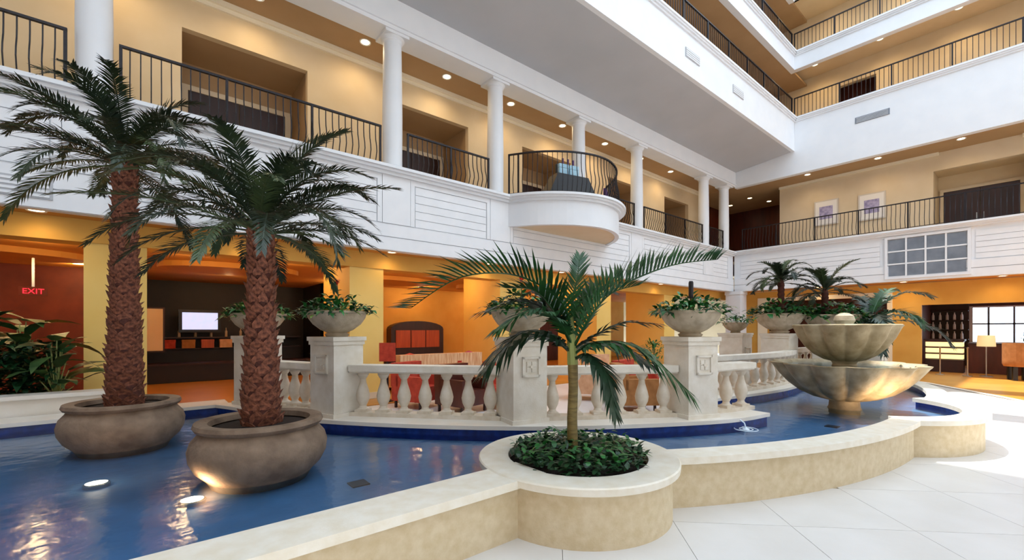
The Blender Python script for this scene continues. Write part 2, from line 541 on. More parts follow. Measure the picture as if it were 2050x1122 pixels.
struct('wall_left_upper', 'white bulkhead of the left third floor', MB().box(AL, A0, B1, B1 + 0.2, 8.84, ZU - 0.1), WHITE, 'wall')
struct('trim_6', 'white ledge along the left third floor', ledge_profile(MB(), [(AL, B1), (A0 - 0.05, B1)], ZU, 0.6), WHITE, 'trim')
struct('floor_left_third', 'left third-floor walkway', MB().box(AL, A0 + 6, B1 + 0.2, 10.4, 9.75, 9.85), CEIL, 'floor')
struct('wall_left_third', 'tan back wall of the left third floor', MB().box(AL, A0 + 2, 8.9, 9.0, 9.85, ZU4B), CEIL, 'wall')
struct('ceiling_left_third', 'tan underside of the left fourth floor', MB().box(AL, A0 + 2, B1 + 0.1, 9.0, ZU4B + 0.02, ZU4B + 0.1), CEIL, 'ceiling')
struct('wall_left_fourth', 'white edge band of the left fourth floor', MB().box(AL, A0, B1, B1 + 0.2, ZU4B, ZU4 - 0.1), WHITE, 'wall')
struct('trim_7', 'white ledge along the left fourth floor', ledge_profile(MB(), [(AL, B1), (A0 - 0.05, B1)], ZU4, 0.6), WHITE, 'trim')
struct('wall_left_fourth_back', 'tan back wall of the left fourth floor', MB().box(AL, A0 + 2, 8.9, 9.0, ZU4, ZTOP - 0.5), CEIL, 'wall')
struct('ceiling_left_fourth', 'tan ceiling of the left fourth floor', MB().box(AL, A0 + 2, B1 + 0.1, 9.0, 15.0, 15.1), CEIL, 'ceiling')
struct('wall_left_top', 'white parapet above the left fourth floor', MB().box(AL, A0, B1, B1 + 0.2, 14.97, ZTOP), WHITE, 'wall')

# ---- right wing
wr = struct('wall_right', 'white sided band of the right wing between the floors', MB().box(A0 + 0.04, A0 + 0.2, BR, B0, ZS, ZL - 0.1), WHITE, 'wall')
zc = [ZS, 3.52, 3.80]
for k in range(2):
    MB().box(A0, A0 + 0.05, BR, B0 - 0.02, zc[k] + 0.008, zc[k + 1] - 0.012).build('siding_board', SIDING, wr)
for (ya, yb) in ((3.75, 8.6), (-0.3, 1.35)):
    for r in range(5):
        z0 = 3.81 + r * 0.18
        MB().box(A0 + 0.012, A0 + 0.05, ya, yb, z0 + 0.005, z0 + 0.170).build('siding_board', SIDING, wr)
MB().box(A0 + 0.003, A0 + 0.05, 1.4, 3.7, 4.80, ZL - 0.1).build('frame_rail', SIDING, wr)
# louvred grille set in the band
g = thing('window_grille', 'grey multi-pane grille in the right wing band', 'grille', (A0 - 0.01, 2.53, 3.40), kind='structure')
gw, gh = 2.0, 1.34
for i in range(4):
    for j in range(3):
        y0 = -gw / 2 + i * gw / 4 + 0.03
        z0 = j * gh / 3 + 0.03
        MB().box(-0.005, 0.035, y0, y0 + gw / 4 - 0.06, z0, z0 + gh / 3 - 0.06).build('pane', GRILLE, g)
MB().box(-0.03, 0.04, -gw / 2 - 0.08, -gw / 2, -0.08, gh + 0.08).box(-0.03, 0.04, gw / 2, gw / 2 + 0.08, -0.08, gh + 0.08).box(-0.03, 0.04, -gw / 2, gw / 2, -0.08, 0).box(-0.03, 0.04, -gw / 2, gw / 2, gh, gh + 0.08).build('frame', WHITE, g)
for i in range(1, 4):
    MB().box(-0.02, 0.036, -gw / 2 + i * gw / 4 - 0.025, -gw / 2 + i * gw / 4 + 0.025, 0, gh).build('mullion', WHITE, g)
for j in range(1, 3):
    MB().box(-0.015, 0.036, -gw / 2, gw / 2, j * gh / 3 - 0.025, j * gh / 3 + 0.025).build('muntin', WHITE, g)
ZLR = 5.03
struct('trim_8', 'white moulded ledge under the right railing', ledge_profile(MB(), [(A0, B0), (A0, BR)], ZLR), WHITE, 'trim')
struct('floor_corridor_right', 'second-floor corridor floor of the right wing', MB().box(A0 + 0.2, 25.5, BR, 11.4, ZF2 - 0.1, ZF2 - 0.001), CREAM, 'floor')
struct('ceiling_corridor_right', 'tan ceiling of the right second-floor corridor', MB().box(A0 + 0.15, 25.5, BR, 12.5, 8.0, 8.1), CEIL, 'ceiling')
AW = 22.3
struct('wall_corridor_right', 'cream back wall of the right second-floor corridor', MB().box(AW, AW + 0.15, 2.55, 7.66, ZF2, 8.0).box(AW, AW + 0.15, BR, 0.3, ZF2, 8.0).box(AW, AW + 0.15, 0.3, 2.55, 7.35, 8.0), CREAM, 'wall')
struct('wall_recess_right', 'tan door recess of the right corridor', MB().box(23.5, 23.6, 0.2, 2.65, ZF2, 7.5).box(AW + 0.15, 23.5, 2.55, 2.65, ZF2, 7.45).box(AW + 0.15, 23.5, 0.2, 0.3, ZF2, 7.45).box(AW + 0.02, 23.6, 0.2, 2.65, 7.37, 7.5), GOLD, 'wall')
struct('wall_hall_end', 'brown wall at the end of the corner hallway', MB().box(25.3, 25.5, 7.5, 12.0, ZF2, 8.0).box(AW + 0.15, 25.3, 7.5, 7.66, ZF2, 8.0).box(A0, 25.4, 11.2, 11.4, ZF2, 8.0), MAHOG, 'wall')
struct('trim_9', 'cream crown moulding along the right corridor', MB().box(AW - 0.1, AW, 2.4, 7.66, 7.9, 8.0).box(AW - 0.1, AW, BR, 0.4, 7.9, 8.0), CROWN, 'trim')
d = thing('door_6', 'wide dark wooden door in the right corridor', 'door', (23.44, 1.43, ZF2), kind='structure')
for s in (-1, 1):
    lf = MB().box(-0.03, 0.02, s * 0.008, s * 0.95, 0.01, 2.12).build('door_leaf', DARKWOOD, d)
    MB().box(-0.07, -0.03, s * 0.07, s * 0.1, 0.95, 1.2).build('handle', METAL, lf)
MB().box(-0.04, 0.03, -1.06, -0.96, 0, 2.13).box(-0.04, 0.03, 0.96, 1.06, 0, 2.13).box(-0.04, 0.03, -1.06, 1.06, 2.13, 2.24).build('door_frame', CREAM, d)
ZBR = 7.9
struct('wall_right_upper', 'white bulkhead of the right third floor', MB().box(A0, A0 + 0.25, BR, 8.86, ZBR, ZU - 0.1), WHITE, 'wall')
struct('trim_sun_streak0', 'white ledge along the right third floor', ledge_profile(MB(), [(A0, B1 + 0.1), (A0, BR)], ZU, 0.6), WHITE, 'trim')
struct('floor_right_third', 'right third-floor walkway', MB().box(A0 + 0.2, 24.5, BR, 10.4, 9.7, 9.8), CEIL, 'floor')
struct('wall_right_third', 'gold back wall of the right third floor', MB().box(AW, AW + 0.15, BR, 4.2, 9.8, 12.6).box(AW, AW + 0.15, 5.4, 8.9, 9.8, 12.6).box(AW, AW + 0.15, 4.2, 5.4, 11.7, 12.6), GOLD, 'wall')
struct('wall_right_third_recess', 'brown recess in the right third-floor wall', MB().box(23.2, 23.3, 4.0, 5.6, 9.8, 12.0), MAHOG, 'wall')
struct('ceiling_right_third', 'gold underside of the right fourth floor', MB().box(A0 + 0.15, 23.4, BR, 9.0, 12.5, 12.6), GOLD, 'ceiling')
struct('wall_right_fourth', 'white edge band of the right fourth floor', MB().box(A0, A0 + 0.25, BR, B1 + 0.2, ZU4B, ZU4 - 0.1), WHITE, 'wall')
struct('trim_sun_streak1', 'white ledge along the right fourth floor', ledge_profile(MB(), [(A0, B1 + 0.1), (A0, BR)], ZU4, 0.6), WHITE, 'trim')
struct('wall_right_fourth_back', 'gold back wall of the right fourth floor', MB().box(AW, AW + 0.15, BR, 9.0, ZU4 - 0.3, 15.2), GOLD, 'wall')
struct('ceiling_right_fourth', 'gold ceiling of the right fourth floor', MB().box(A0 + 0.15, 23.4, BR, 9.0, 15.1, 15.2), GOLD, 'ceiling')
struct('wall_right_top', 'white parapet above the right fourth floor', MB().box(A0, A0 + 0.25, BR, B1 + 0.2, 15.1, ZTOP), WHITE, 'wall')

# ground floor of the right wing
struct('ceiling_soffit_right', 'ochre soffit under the right wing', MB().box(A0 + 0.05, 21.8, BR, B0, ZS + 0.02, ZS + 0.1), LOBBYCEIL, 'ceiling')
GA = 21.7
struct('wall_right_ground', 'ochre ground-floor wall of the right wing with two openings', MB().box(GA, GA + 0.2, 2.8, 3.75, 0, ZS).box(GA, GA + 0.2, 3.75, 7.95, 2.78, ZS).box(GA, GA + 0.2, 0.35, 2.8, 2.42, ZS).box(GA, GA + 0.2, BR, 0.35, 0, ZS).box(GA, GA + 0.2, 7.95, 9.0, 0, ZS), OCHRE, 'wall')
struct('trim_sun_streak2', 'cream casing round the wide dark doorway', MB().box(GA - 0.06, GA, 7.95, 8.35, 0, 2.78).box(GA - 0.06, GA, 3.6, 3.75, 0, 2.78).box(GA - 0.06, GA, 3.6, 8.35, 2.78, 2.95), CROWN, 'trim')
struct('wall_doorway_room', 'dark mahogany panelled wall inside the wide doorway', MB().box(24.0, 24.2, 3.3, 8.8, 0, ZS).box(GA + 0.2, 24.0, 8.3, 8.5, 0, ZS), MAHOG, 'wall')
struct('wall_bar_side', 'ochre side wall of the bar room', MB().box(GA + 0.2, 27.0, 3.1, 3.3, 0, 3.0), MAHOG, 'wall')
struct('ceiling_bar', 'reddish ceiling of the bar room', MB().box(GA + 0.2, 27.2, -3.0, 3.3, 2.75, 2.85), REDCEIL, 'ceiling')
struct('wall_bar_back', 'dark back wall of the bar room around the window', MB().box(26.8, 27.0, 1.95, 3.3, 0, 2.8).box(26.8, 27.0, -3.0, 1.95, 0, 0.95).box(26.8, 27.0, -3.0, 1.95, 2.5, 2.8), MAHOG, 'wall')
wn = thing('window_1', 'bright window of the bar room', 'window', (26.8, 0.4, 0.95), kind='structure')
MB().box(-0.05, 0.05, -1.9, -1.8, 0.06, 1.49).box(-0.05, 0.05, 1.45, 1.55, 0.06, 1.49).box(-0.05, 0.05, -1.9, 1.55, 0, 0.06).box(-0.05, 0.05, -1.9, 1.55, 1.49, 1.55).build('window_frame', WHITE, wn)
for yy in (1.0, 0.3, -0.5, -1.2):
    MB().box(-0.03, 0.03, yy - 0.03, yy + 0.03, 0.05, 1.5).build('mullion', GRILLE, wn)
MB().box(-0.03, 0.03, -1.8, 1.45, 0.78, 0.84).build('transom', GRILLE, wn)
# white corner column on the ground floor
t = thing('column_corner', 'pale white square column at the inner ground-floor corner', 'column', (A0 + 0.1, 8.85, 0), kind='structure')
MB().box(-0.32, 0.32, -0.32, 0.32, 0, ZS).build('shaft', WHITE, t)
MB().box(-0.36, 0.36, -0.36, 0.36, 0, 0.25).build('base', WHITE, t)
MB().box(-0.35, 0.35, -0.35, 0.35, ZS - 0.15, ZS).build('capital', WHITE, t)

# ---- the rest of the atrium, behind and beside the camera
struct('wall_near', 'unseen brown wall of the atrium behind the camera, darkened to dim that side', MB().box(AL - 0.2, AL, -9, 8.7, 0, ZTOP), NEARWALL, 'wall')  # out of view; coloured dark brown to cut bounce light from this side
struct('wall_near_right', 'pale wall of the atrium right of the camera', MB().box(AL, 26, -9.2, -9, 0, ZTOP), WHITE, 'wall')
struct('wall_right_near_end', 'pale end wall of the right wing', MB().box(A0, A0 + 0.2, -9, BR, 0, ZTOP), WHITE, 'wall')
# open skylight; unseen solid bands added to block sun and bound the floor patch
rb = MB()
for a, b in ((1.2, 7.1), (11.0, 12.0), (15.5, 16.5)):
    rb.box(a, b, -9, B1 + 0.1, ZTOP - 0.05, ZTOP + 0.25)
struct('ceiling_sun_blockers', 'unseen white roof bands added to block sun around the floor patch', rb, WHITE, 'ceiling')
struct('ceiling_roof_left', 'roof over the left wing', MB().box(AL, 28, B1, 19, ZTOP, ZTOP + 0.2), WHITE, 'ceiling')
struct('ceiling_roof_right', 'roof over the right wing', MB().box(A0, 28, -9, B1, ZTOP, ZTOP + 0.2), WHITE, 'ceiling')
struct('wall_outer_back', 'outer wall behind the left wing', MB().box(AL, 28, 18.5, 18.7, 0, ZTOP), GOLD, 'wall')
struct('wall_outer_right', 'outer wall behind the right wing', MB().box(27.8, 28, 3.4, 18.5, 0, ZTOP).box(27.8, 28, -9, 3.4, 3.2, ZTOP), GOLD, 'wall')

# ================================================================== LAMPS
ring_me = MB().lathe([(0.085, 0.0), (0.12, -0.012), (0.125, 0.0)], 20).mesh('trim_ring', WHITE, True)
lens_me = MB().lathe([(0.001, -0.004), (0.09, -0.004)], 20).mesh('lens', LAMPGLOW)


def downlight(label, x, y, z, energy, color=(1.0, 0.74, 0.42), group=None, sz=1.0, spot=True, blend=0.9):
    t = thing('downlight', label, 'downlight', (x, y, z), group=group)
    inst(ring_me, 'trim_ring', t, scale=sz)
    inst(lens_me, 'lens', t, scale=sz)
    L = bpy.data.lights.new('downlight_lamp', 'SPOT' if spot else 'POINT')
    L.energy = energy * 0.36
    L.color = color
    L.shadow_soft_size = 0.08
    if spot:
        L.spot_size = radians(165)
        L.spot_blend = blend
    o = bpy.data.objects.new('downlight_lamp', L)
    C.objects.link(o)
    o.parent = t
    o.location = (0, 0, -0.06 if spot else -0.16)


for k in range(9):
    downlight('%s downlight from the left in the left corridor ceiling' % ORD[k], -0.45 + 2.13 * k, 9.75, 8.02, 95, group='left corridor downlights')
for k, y in enumerate((-0.5, 1.74, 3.95, 6.25)):
    downlight('%s downlight from the right in the right corridor ceiling' % ORD[k], 21.25, y, 8.0, 80, group='right corridor downlights')
for k, (x, y) in enumerate(((22.9, 9.2), (24.2, 8.8), (23.5, 10.4))):
    downlight('%s downlight in the brown corner hallway' % ORD[k], x, y, 8.0, 30, (1, 0.6, 0.3), group='corner hallway downlights')
for k, y in enumerate((-0.6, 1.8, 3.9, 6.0)):
    downlight('%s downlight from the right under the right fourth floor' % ORD[k], 21.3, y, 12.5, 150, group='third floor downlights')
for k, y in enumerate((0.8, 3.2, 5.6)):
    downlight('%s downlight from the right above the right fourth floor' % ORD[k], 21.3, y, 15.1, 100, group='fourth floor downlights')
for k in range(9):
    downlight('%s downlight from the left in the front lobby row' % ORD[k], -3.46 + 2.03 * k, 11.0, 3.1, 54, (1, 0.66, 0.30), group='lobby front downlights', spot=False)
for k in range(7):
    downlight('%s downlight from the left in the rear lobby row' % ORD[k], -4.2 + 3.0 * k, 14.6, 3.1, 54, (1, 0.62, 0.28), group='lobby rear downlights', spot=False)
for k in range(7):
    downlight('%s downlight from the left in the soffit above the pool' % ORD[k], -1.2 + 2.7 * k, 9.2, ZS + 0.02, 26, (1, 0.68, 0.33), group='soffit downlights', sz=0.9)
for k, y in enumerate((0.8, 3.2, 5.8)):
    downlight('%s downlight from the right in the right wing soffit' % ORD[k], 21.1, y, ZS + 0.02, 60, (1, 0.68, 0.33), group='right soffit downlights')
downlight('downlight in the reddish bar room ceiling', 24.4, 1.6, 2.75, 40, (1, 0.7, 0.45))
downlight('downlight inside the wide dark doorway', 23.0, 5.4, ZS, 30, (1, 0.6, 0.3))

# ================================================================== POOL
WZ = 0.33           # water level
CZ = 0.45           # coping level
FX, FY = 8.26, 1.94  # fountain
PX, PY = 2.90, 2.60  # round planter
BIGC, BIGR = (7.25, 8.2), 7.28


def arc(cx, cy, r, a0, a1, n):
    return [(cx + r * cos(radians(a0 + (a1 - a0) * i / n)), cy + r * sin(radians(a0 + (a1 - a0) * i / n))) for i in range(n + 1)]


def ang(cx, cy, x, y):
    return math.degrees(atan2(y - cy, x - cx)) % 360


arc1 = arc(BIGC[0], BIGC[1], BIGR, ang(*BIGC, 3.25, 2.05), ang(*BIGC, 7.1, 0.92), 24)
lobe = arc(FX, FY, 1.54, 214, 330, 28)
arc2 = arc(9.3, 8.2, 7.28, ang(9.3, 8.2, 9.45, 0.93), ang(9.3, 8.2, 13.2, 2.05), 24)
pool = thing('fountain_pool', 'large limestone-edged pool winding across the atrium', 'pool', (0, 0, 0))
seg = {'straight': [(AL + 0.1, 2.42), (2.35, 2.42)], 'arc': arc1, 'lobe': lobe, 'far': arc2}
for k, (nm, p) in enumerate(seg.items()):
    dz = 0.002 * k
    cw = 0.36 if nm == 'straight' else 0.27
    MB().ribbon(p, 0.06, cw - 0.08, -0.01, CZ - 0.05).build('pool_wall', WALLST, pool, True)
    MB().ribbon(p, 0.0, cw, CZ - 0.06 + dz, CZ + dz).build('coping', COPING, pool, True)
    MB().ribbon(p, cw - 0.079, cw - 0.06, 0.06, CZ - 0.06).build('tile_lining', BLUETILE, pool, True)
# back ledge under the balustrade, with its blue tiled skirt
Apos, Bpos, Cpos, Dpos = (1.28, 7.40), (1.9, 5.81), (3.48, 4.01), (5.33, 2.86)
Epos = (6.32, 2.62)
back0 = [(AL + 0.1, 7.86), (0.95, 7.86)]
front = smooth_path([(1.1, 7.8), Apos, Bpos, Cpos, Dpos, Epos], 6)
rear = smooth_path([(6.05, 3.2), (6.6, 3.55), (7.3, 3.52), (8.2, 3.38), (9.2, 3.3), (10.4, 3.4), (11.6, 3.7), (12.8, 3.6)], 5)
for nm, p, o0, o1, dz in (('b', back0, -0.2, 0.3, 0.0), ('f', front, -0.32, 0.36, 0.002), ('r', rear, -0.3, 0.4, 0.004)):
    if nm == 'f':
        o0, o1 = -0.36, 0.32
    MB().ribbon(p, o0, o1, CZ - 0.045 + dz, CZ + dz).build('ledge', STONE, pool, True)
    MB().ribbon(p, o0 + 0.04, o1 - 0.04, -0.01, CZ - 0.046 + dz).build('tile_skirt', BLUETILE, pool, True)
inner = [(AL + 0.1, 2.62), (2.9, 2.62), (3.3, 2.3)] + arc(BIGC[0], BIGC[1], BIGR - 0.14, ang(*BIGC, 3.5, 2.1), ang(*BIGC, 6.9, 1.1), 14) \
    + arc(FX, FY, 1.40, 218, 322, 14) + arc(9.3, 8.2, 7.14, ang(9.3, 8.2, 9.7, 1.1), ang(9.3, 8.2, 13.0, 2.1), 10) \
    + [(12.8, 3.6), (11.6, 3.7), (10.4, 3.4), (9.2, 3.3), (8.2, 3.38), (7.3, 3.52), (6.6, 3.5), (6.15, 2.9), (5.24, 2.93), (3.52, 3.98), (2.0, 5.72), (1.28, 7.4), (0.95, 7.86), (AL + 0.1, 7.86)]
MB().prism(inner, 0.2, 0.27).build('basin_floor', POOLFLOOR, pool)
wm = MB().add([(x, y, WZ) for x, y in inner], [tuple(range(len(inner)))]).build('water', WATER, pool)


def face_up(me):
    if sum(p.normal.z for p in me.polygons) < 0:
        me.flip_normals()


face_up(wm.data)
tag(wm, 'blue rippled water', None)
# drain covers seen as dark squares on the pool floor
for x, y in ((1.35, 3.6), (6.9, 1.75)):
    MB().box(x - 0.07, x + 0.07, y - 0.07, y + 0.07, 0.27, 0.28).build('drain_cover', BLACK, pool)
# underwater lights
for k, (u, v, lab) in enumerate(((193, 965, 'round glowing underwater light left of the nearer pot'), (385, 998, 'round glowing underwater light in front of the nearer pot'), (1690, 790, 'round glowing underwater light under the fountain'))):
    if k < 2:
        D = (1.55 - 0.31) * 882 / (v - 659)
        p = FWD * D + RGT * ((u - 1025) / 882 * D)
    else:
        p = Vector((FX, FY, 0)) - FWD * 0.95 + RGT * 0.1
    t = thing('pool_light', lab, 'light', (p.x, p.y, 0.27), group='underwater pool lights')
    MB().lathe([(0.085, 0), (0.085, 0.025), (0.07, 0.032)], 20).build('rim', METAL, t, True)
    MB().lathe([(0.001, 0.036), (0.05, 0.034), (0.072, 0.03)], 20).build('lens', POOLGLOW, t, True)
    L = bpy.data.lights.new('pool_lamp', 'SPOT')
    L.energy = (6, 16, 45)[k]
    L.color = (1, 0.62, 0.34)
    L.spot_size = radians(110)
    L.spot_blend = 0.8
    L.shadow_soft_size = 0.05
    o = bpy.data.objects.new('pool_lamp', L)
    C.objects.link(o)
    o.parent = t
    o.location = (0, 0, 0.06)
    tgt = (Vector((0.1, 0.9, 0.6)), Vector((0.5, 0.3, 0.2)), FWD * 0.8 + Vector((0, 0, 0.75)))[k]
    o.rotation_euler = tgt.to_track_quat('-Z', 'Y').to_euler()

# low planter curb along the left wing
cu = thing('planter_curb', 'low white stone curb in front of the tropical plants', 'curb', (-3.5, 8.3, 0))
MB().box(-3.4, 3.1, -0.1, 0.12, 0, 0.66).build('curb_wall', STONE, cu)
MB().box(-3.4, 3.14, -0.16, 0.16, 0.66, 0.71).build('curb_cap', STONE, cu)
MB().box(-3.4, 2.6, 0.12, 1.6, 0.0, 0.6).build('soil', SOIL, cu)

# round planter
rp = thing('round_planter', 'round limestone planter built into the pool edge', 'planter', (PX, PY, 0))
MB().lathe([(0.79, 0.0), (0.79, 0.40)], 64).build('planter_wall', WALLST, rp, True)
MB().lathe([(0.60, 0.36), (0.60, 0.456), (0.62, 0.46), (0.845, 0.46), (0.855, 0.45), (0.85, 0.40), (0.78, 0.40)], 64).build('coping', COPING, rp, True)
MB().lathe([(0.001, 0.44), (0.35, 0.43), (0.61, 0.38)], 40).build('soil', SOIL, rp, True)


# ================================================================== PLANTS
def leaf(mb, base, d, up, ln, wd, droop=0.3, seg=3, fold=0.0):
    d = d.normalized()
    s = d.cross(up)
    if s.length < 1e-3:
        s = d.cross(Vector((1, 0, 0)))
    s.normalize()
    nrm = s.cross(d)
    L = []
    prof = {2: (0.6, 1.0, 0.0), 3: (0.45, 1.0, 0.62, 0.0), 4: (0.4, 0.95, 0.9, 0.5, 0.0)}[seg]
    pts = []
    for i in range(seg + 1):
        t = i / seg
        c = base + d * ln * t * (1 - 0.12 * droop * t) - Vector((0, 0, 1)) * droop * ln * t * t * 0.6
        wv = wd * 0.5 * prof[i]
        if i < seg:
            pts += [c + s * wv + nrm * fold * wv, c - s * wv + nrm * fold * wv]
        else:
            pts.append(c)
    fs = []
    for i in range(seg - 1):
        fs.append((2 * i, 2 * i + 1, 2 * i + 3, 2 * i + 2))
    fs.append((2 * seg - 2, 2 * seg - 1, 2 * seg))
    mb.add(pts, fs)


def frond_pts(az, el, ln, bend, n=14, base=Vector((0, 0, 0)), curl=0.0):
    """rachis integrated along its length, bending down with gravity"""
    p = base.copy()
    out = [p.copy()]
    e = el
    for i in range(n):
        t = i / n
        e -= bend / n * (0.6 + 1.1 * t)
        az += curl / n
        d = Vector((cos(az) * cos(e), sin(az) * cos(e), sin(e)))
        p = p + d * ln / n
        out.append(p.copy())
    return out


def frond_mesh(name, pts, nl, leaf_len, leaf_w, m, lift=0.25, droop=0.25, stem=0.012, start=0.14, rnd=None, tipk=0.35, m2=None):
    rnd = rnd or random.Random(1)
    mb = MB()
    n = len(pts)
    mb.tube(pts, [stem * (1 - 0.8 * i / (n - 1)) for i in range(n)], 4)
    for k in range(nl):
        t = start + (1 - start) * k / (nl - 1)
        f = t * (n - 1)
        i = min(int(f), n - 2)
        p = pts[i].lerp(pts[i + 1], f - i)
        T = (pts[i + 1] - pts[i]).normalized()
        S = T.cross(Vector((0, 0, 1)))
        if S.length < 0.15:
            S = T.cross(Vector((cos(k), 0.3, 0)))
        S.normalize()
        N = S.cross(T)
        al = radians(62) * (1 - t) + radians(24) * t
        prof = min(1.0, 0.45 + 2.2 * (t - start)) * (1 - (1 - tipk) * max(0, (t - 0.45) / 0.55) ** 1.5)
        for s in (-1, 1):
            d = T * cos(al) + S * (s * sin(al)) + N * (lift + rnd.uniform(-0.12, 0.12)) + Vector((rnd.uniform(-.06, .06), rnd.uniform(-.06, .06), rnd.uniform(-.06, .06)))
            leaf(mb, p, d, N, leaf_len * prof * rnd.uniform(0.85, 1.1), leaf_w, droop * rnd.uniform(0.5, 1.5), 2)
    me = mb.mesh(name, m)
    return me


def date_palm(label, x, y, z, th, r0, r1, nf, fl_, seed, lean=0.0, boots=True, scale_leaf=1.0):
    R = random.Random(seed)
    t = thing('date_palm', label, 'palm', (x, y, z))
    # trunk
    n = 14
    MB().lathe([(r0 + (r1 - r0) * min(1, (i / n) * 1.3) + 0.012 * (i % 2), th * i / n) for i in range(n + 1)] + [(r1 * 0.5, th + 0.12)], 18, cap1=True).build('trunk', TRUNK, t, True)
    if boots:
        bm_ = MB()
        bm_.add([(-0.07, 0, -0.06), (0.07, 0, -0.06), (0.075, 0.028, 0.02), (-0.075, 0.028, 0.02), (-0.035, 0.055, 0.065), (0.035, 0.055, 0.065), (0, 0.075, 0.095), (-0.03, 0.0, 0.05), (0.03, 0.0, 0.05)],
                [(0, 1, 2, 3), (3, 2, 5, 4), (4, 5, 6), (4, 6, 7), (5, 8, 6), (6, 8, 7), (3, 4, 7, 0), (2, 1, 8, 5)])
        bme = bm_.mesh('leaf_base', BOOT)
        rows = int(th / 0.075)
        for i in range(rows):
            f = (i + 0.5) / rows
            rr = r0 + (r1 - r0) * min(1, f * 1.3)
            m_ = 8
            for j in range(m_):
                a = 2 * pi * (j + 0.5 * (i % 2)) / m_ + R.uniform(-0.1, 0.1)
                o = inst(bme, 'leaf_base', t, (rr * 0.97 * cos(a), rr * 0.97 * sin(a), th * f + R.uniform(-.015, .015)), a - pi / 2, (rr / 0.135 * R.uniform(0.85, 1.1), R.uniform(0.5, 0.85), R.uniform(0.65, 0.95)))
    top = Vector((0, 0, th + 0.05))
    for k in range(nf):
        az = 2 * pi * k * 0.381966 + R.uniform(-0.25, 0.25)
        q = (k + 0.5) / nf
        el = radians(84 - 82 * q ** 0.85 + R.uniform(-8, 8))
        ln = fl_ * R.uniform(0.88, 1.12) * (0.9 if q < 0.15 else 1.0)
        bend = radians(R.uniform(50, 115)) * (1.0 if q < 0.6 else 0.62)
        b = top + Vector((cos(az) * r1 * 0.5, sin(az) * r1 * 0.5, 0.06 - 0.12 * q))
        pts = frond_pts(az, el, ln, bend, 14, b, R.uniform(-0.4, 0.4))
        me = frond_mesh('frond', pts, 58, 0.185 * fl_ * scale_leaf, 0.011 * scale_leaf + 0.004, FROND if R.random() < 0.7 else FROND2, 0.22, 0.35, 0.011, 0.13, R)
        inst(me, 'frond', t)
    # spiky new growth in the heart of the crown
    hb = MB()
    for k in range(26):
        az = R.uniform(0, 2 * pi)
        el = radians(R.uniform(50, 88))
        leaf(hb, top, Vector((cos(az) * cos(el), sin(az) * cos(el), sin(el))), Vector((0, 0, 1)), fl_ * R.uniform(0.2, 0.4), 0.03, 0.1, 2)
    hb.build('crown_heart', RACHIS, t)
    return t


def big_pot(label, x, y, z):
    t = thing('plant_pot', label, 'pot', (x, y, z))
    prof = [(0.36, -0.05), (0.40, 0.02), (0.47, 0.09), (0.51, 0.17), (0.52, 0.25), (0.50, 0.32), (0.455, 0.375), (0.44, 0.40), (0.47, 0.415), (0.485, 0.44), (0.475, 0.47), (0.44, 0.475), (0.38, 0.465), (0.37, 0.42)]
    MB().lathe(prof, 48, cap0=True).build('pot_body', POT, t, True)
    MB().lathe([(0.001, 0.43), (0.2, 0.425), (0.372, 0.41)], 32).build('soil', SOIL, t, True)
    return t


P1 = (-0.17, 6.22)
P2 = (0.76, 4.26)
big_pot('wide brown stone pot holding the tallest palm', P1[0], P1[1], 0.32)
big_pot('wide brown stone pot, the nearer one with a lit base', P2[0], P2[1], 0.32)
date_palm('tallest date palm with shaggy red-brown trunk at the left', P1[0], P1[1], 0.70, 2.58, 0.14, 0.082, 46, 1.2, 11)
date_palm('shorter date palm with shaggy trunk in the nearer pot', P2[0], P2[1], 0.70, 1.66, 0.13, 0.080, 46, 1.12, 5)

# small feather palm in the round planter, laid out in metres from its stem: (right, up, towards camera)
t = thing('feather_palm', 'slender green feather palm in the round planter', 'palm', (PX - 0.03, PY + 0.02, 0.42))


def cp(r, u, c):
    return RGT * r - FWD * c + Vector((0, 0, u))


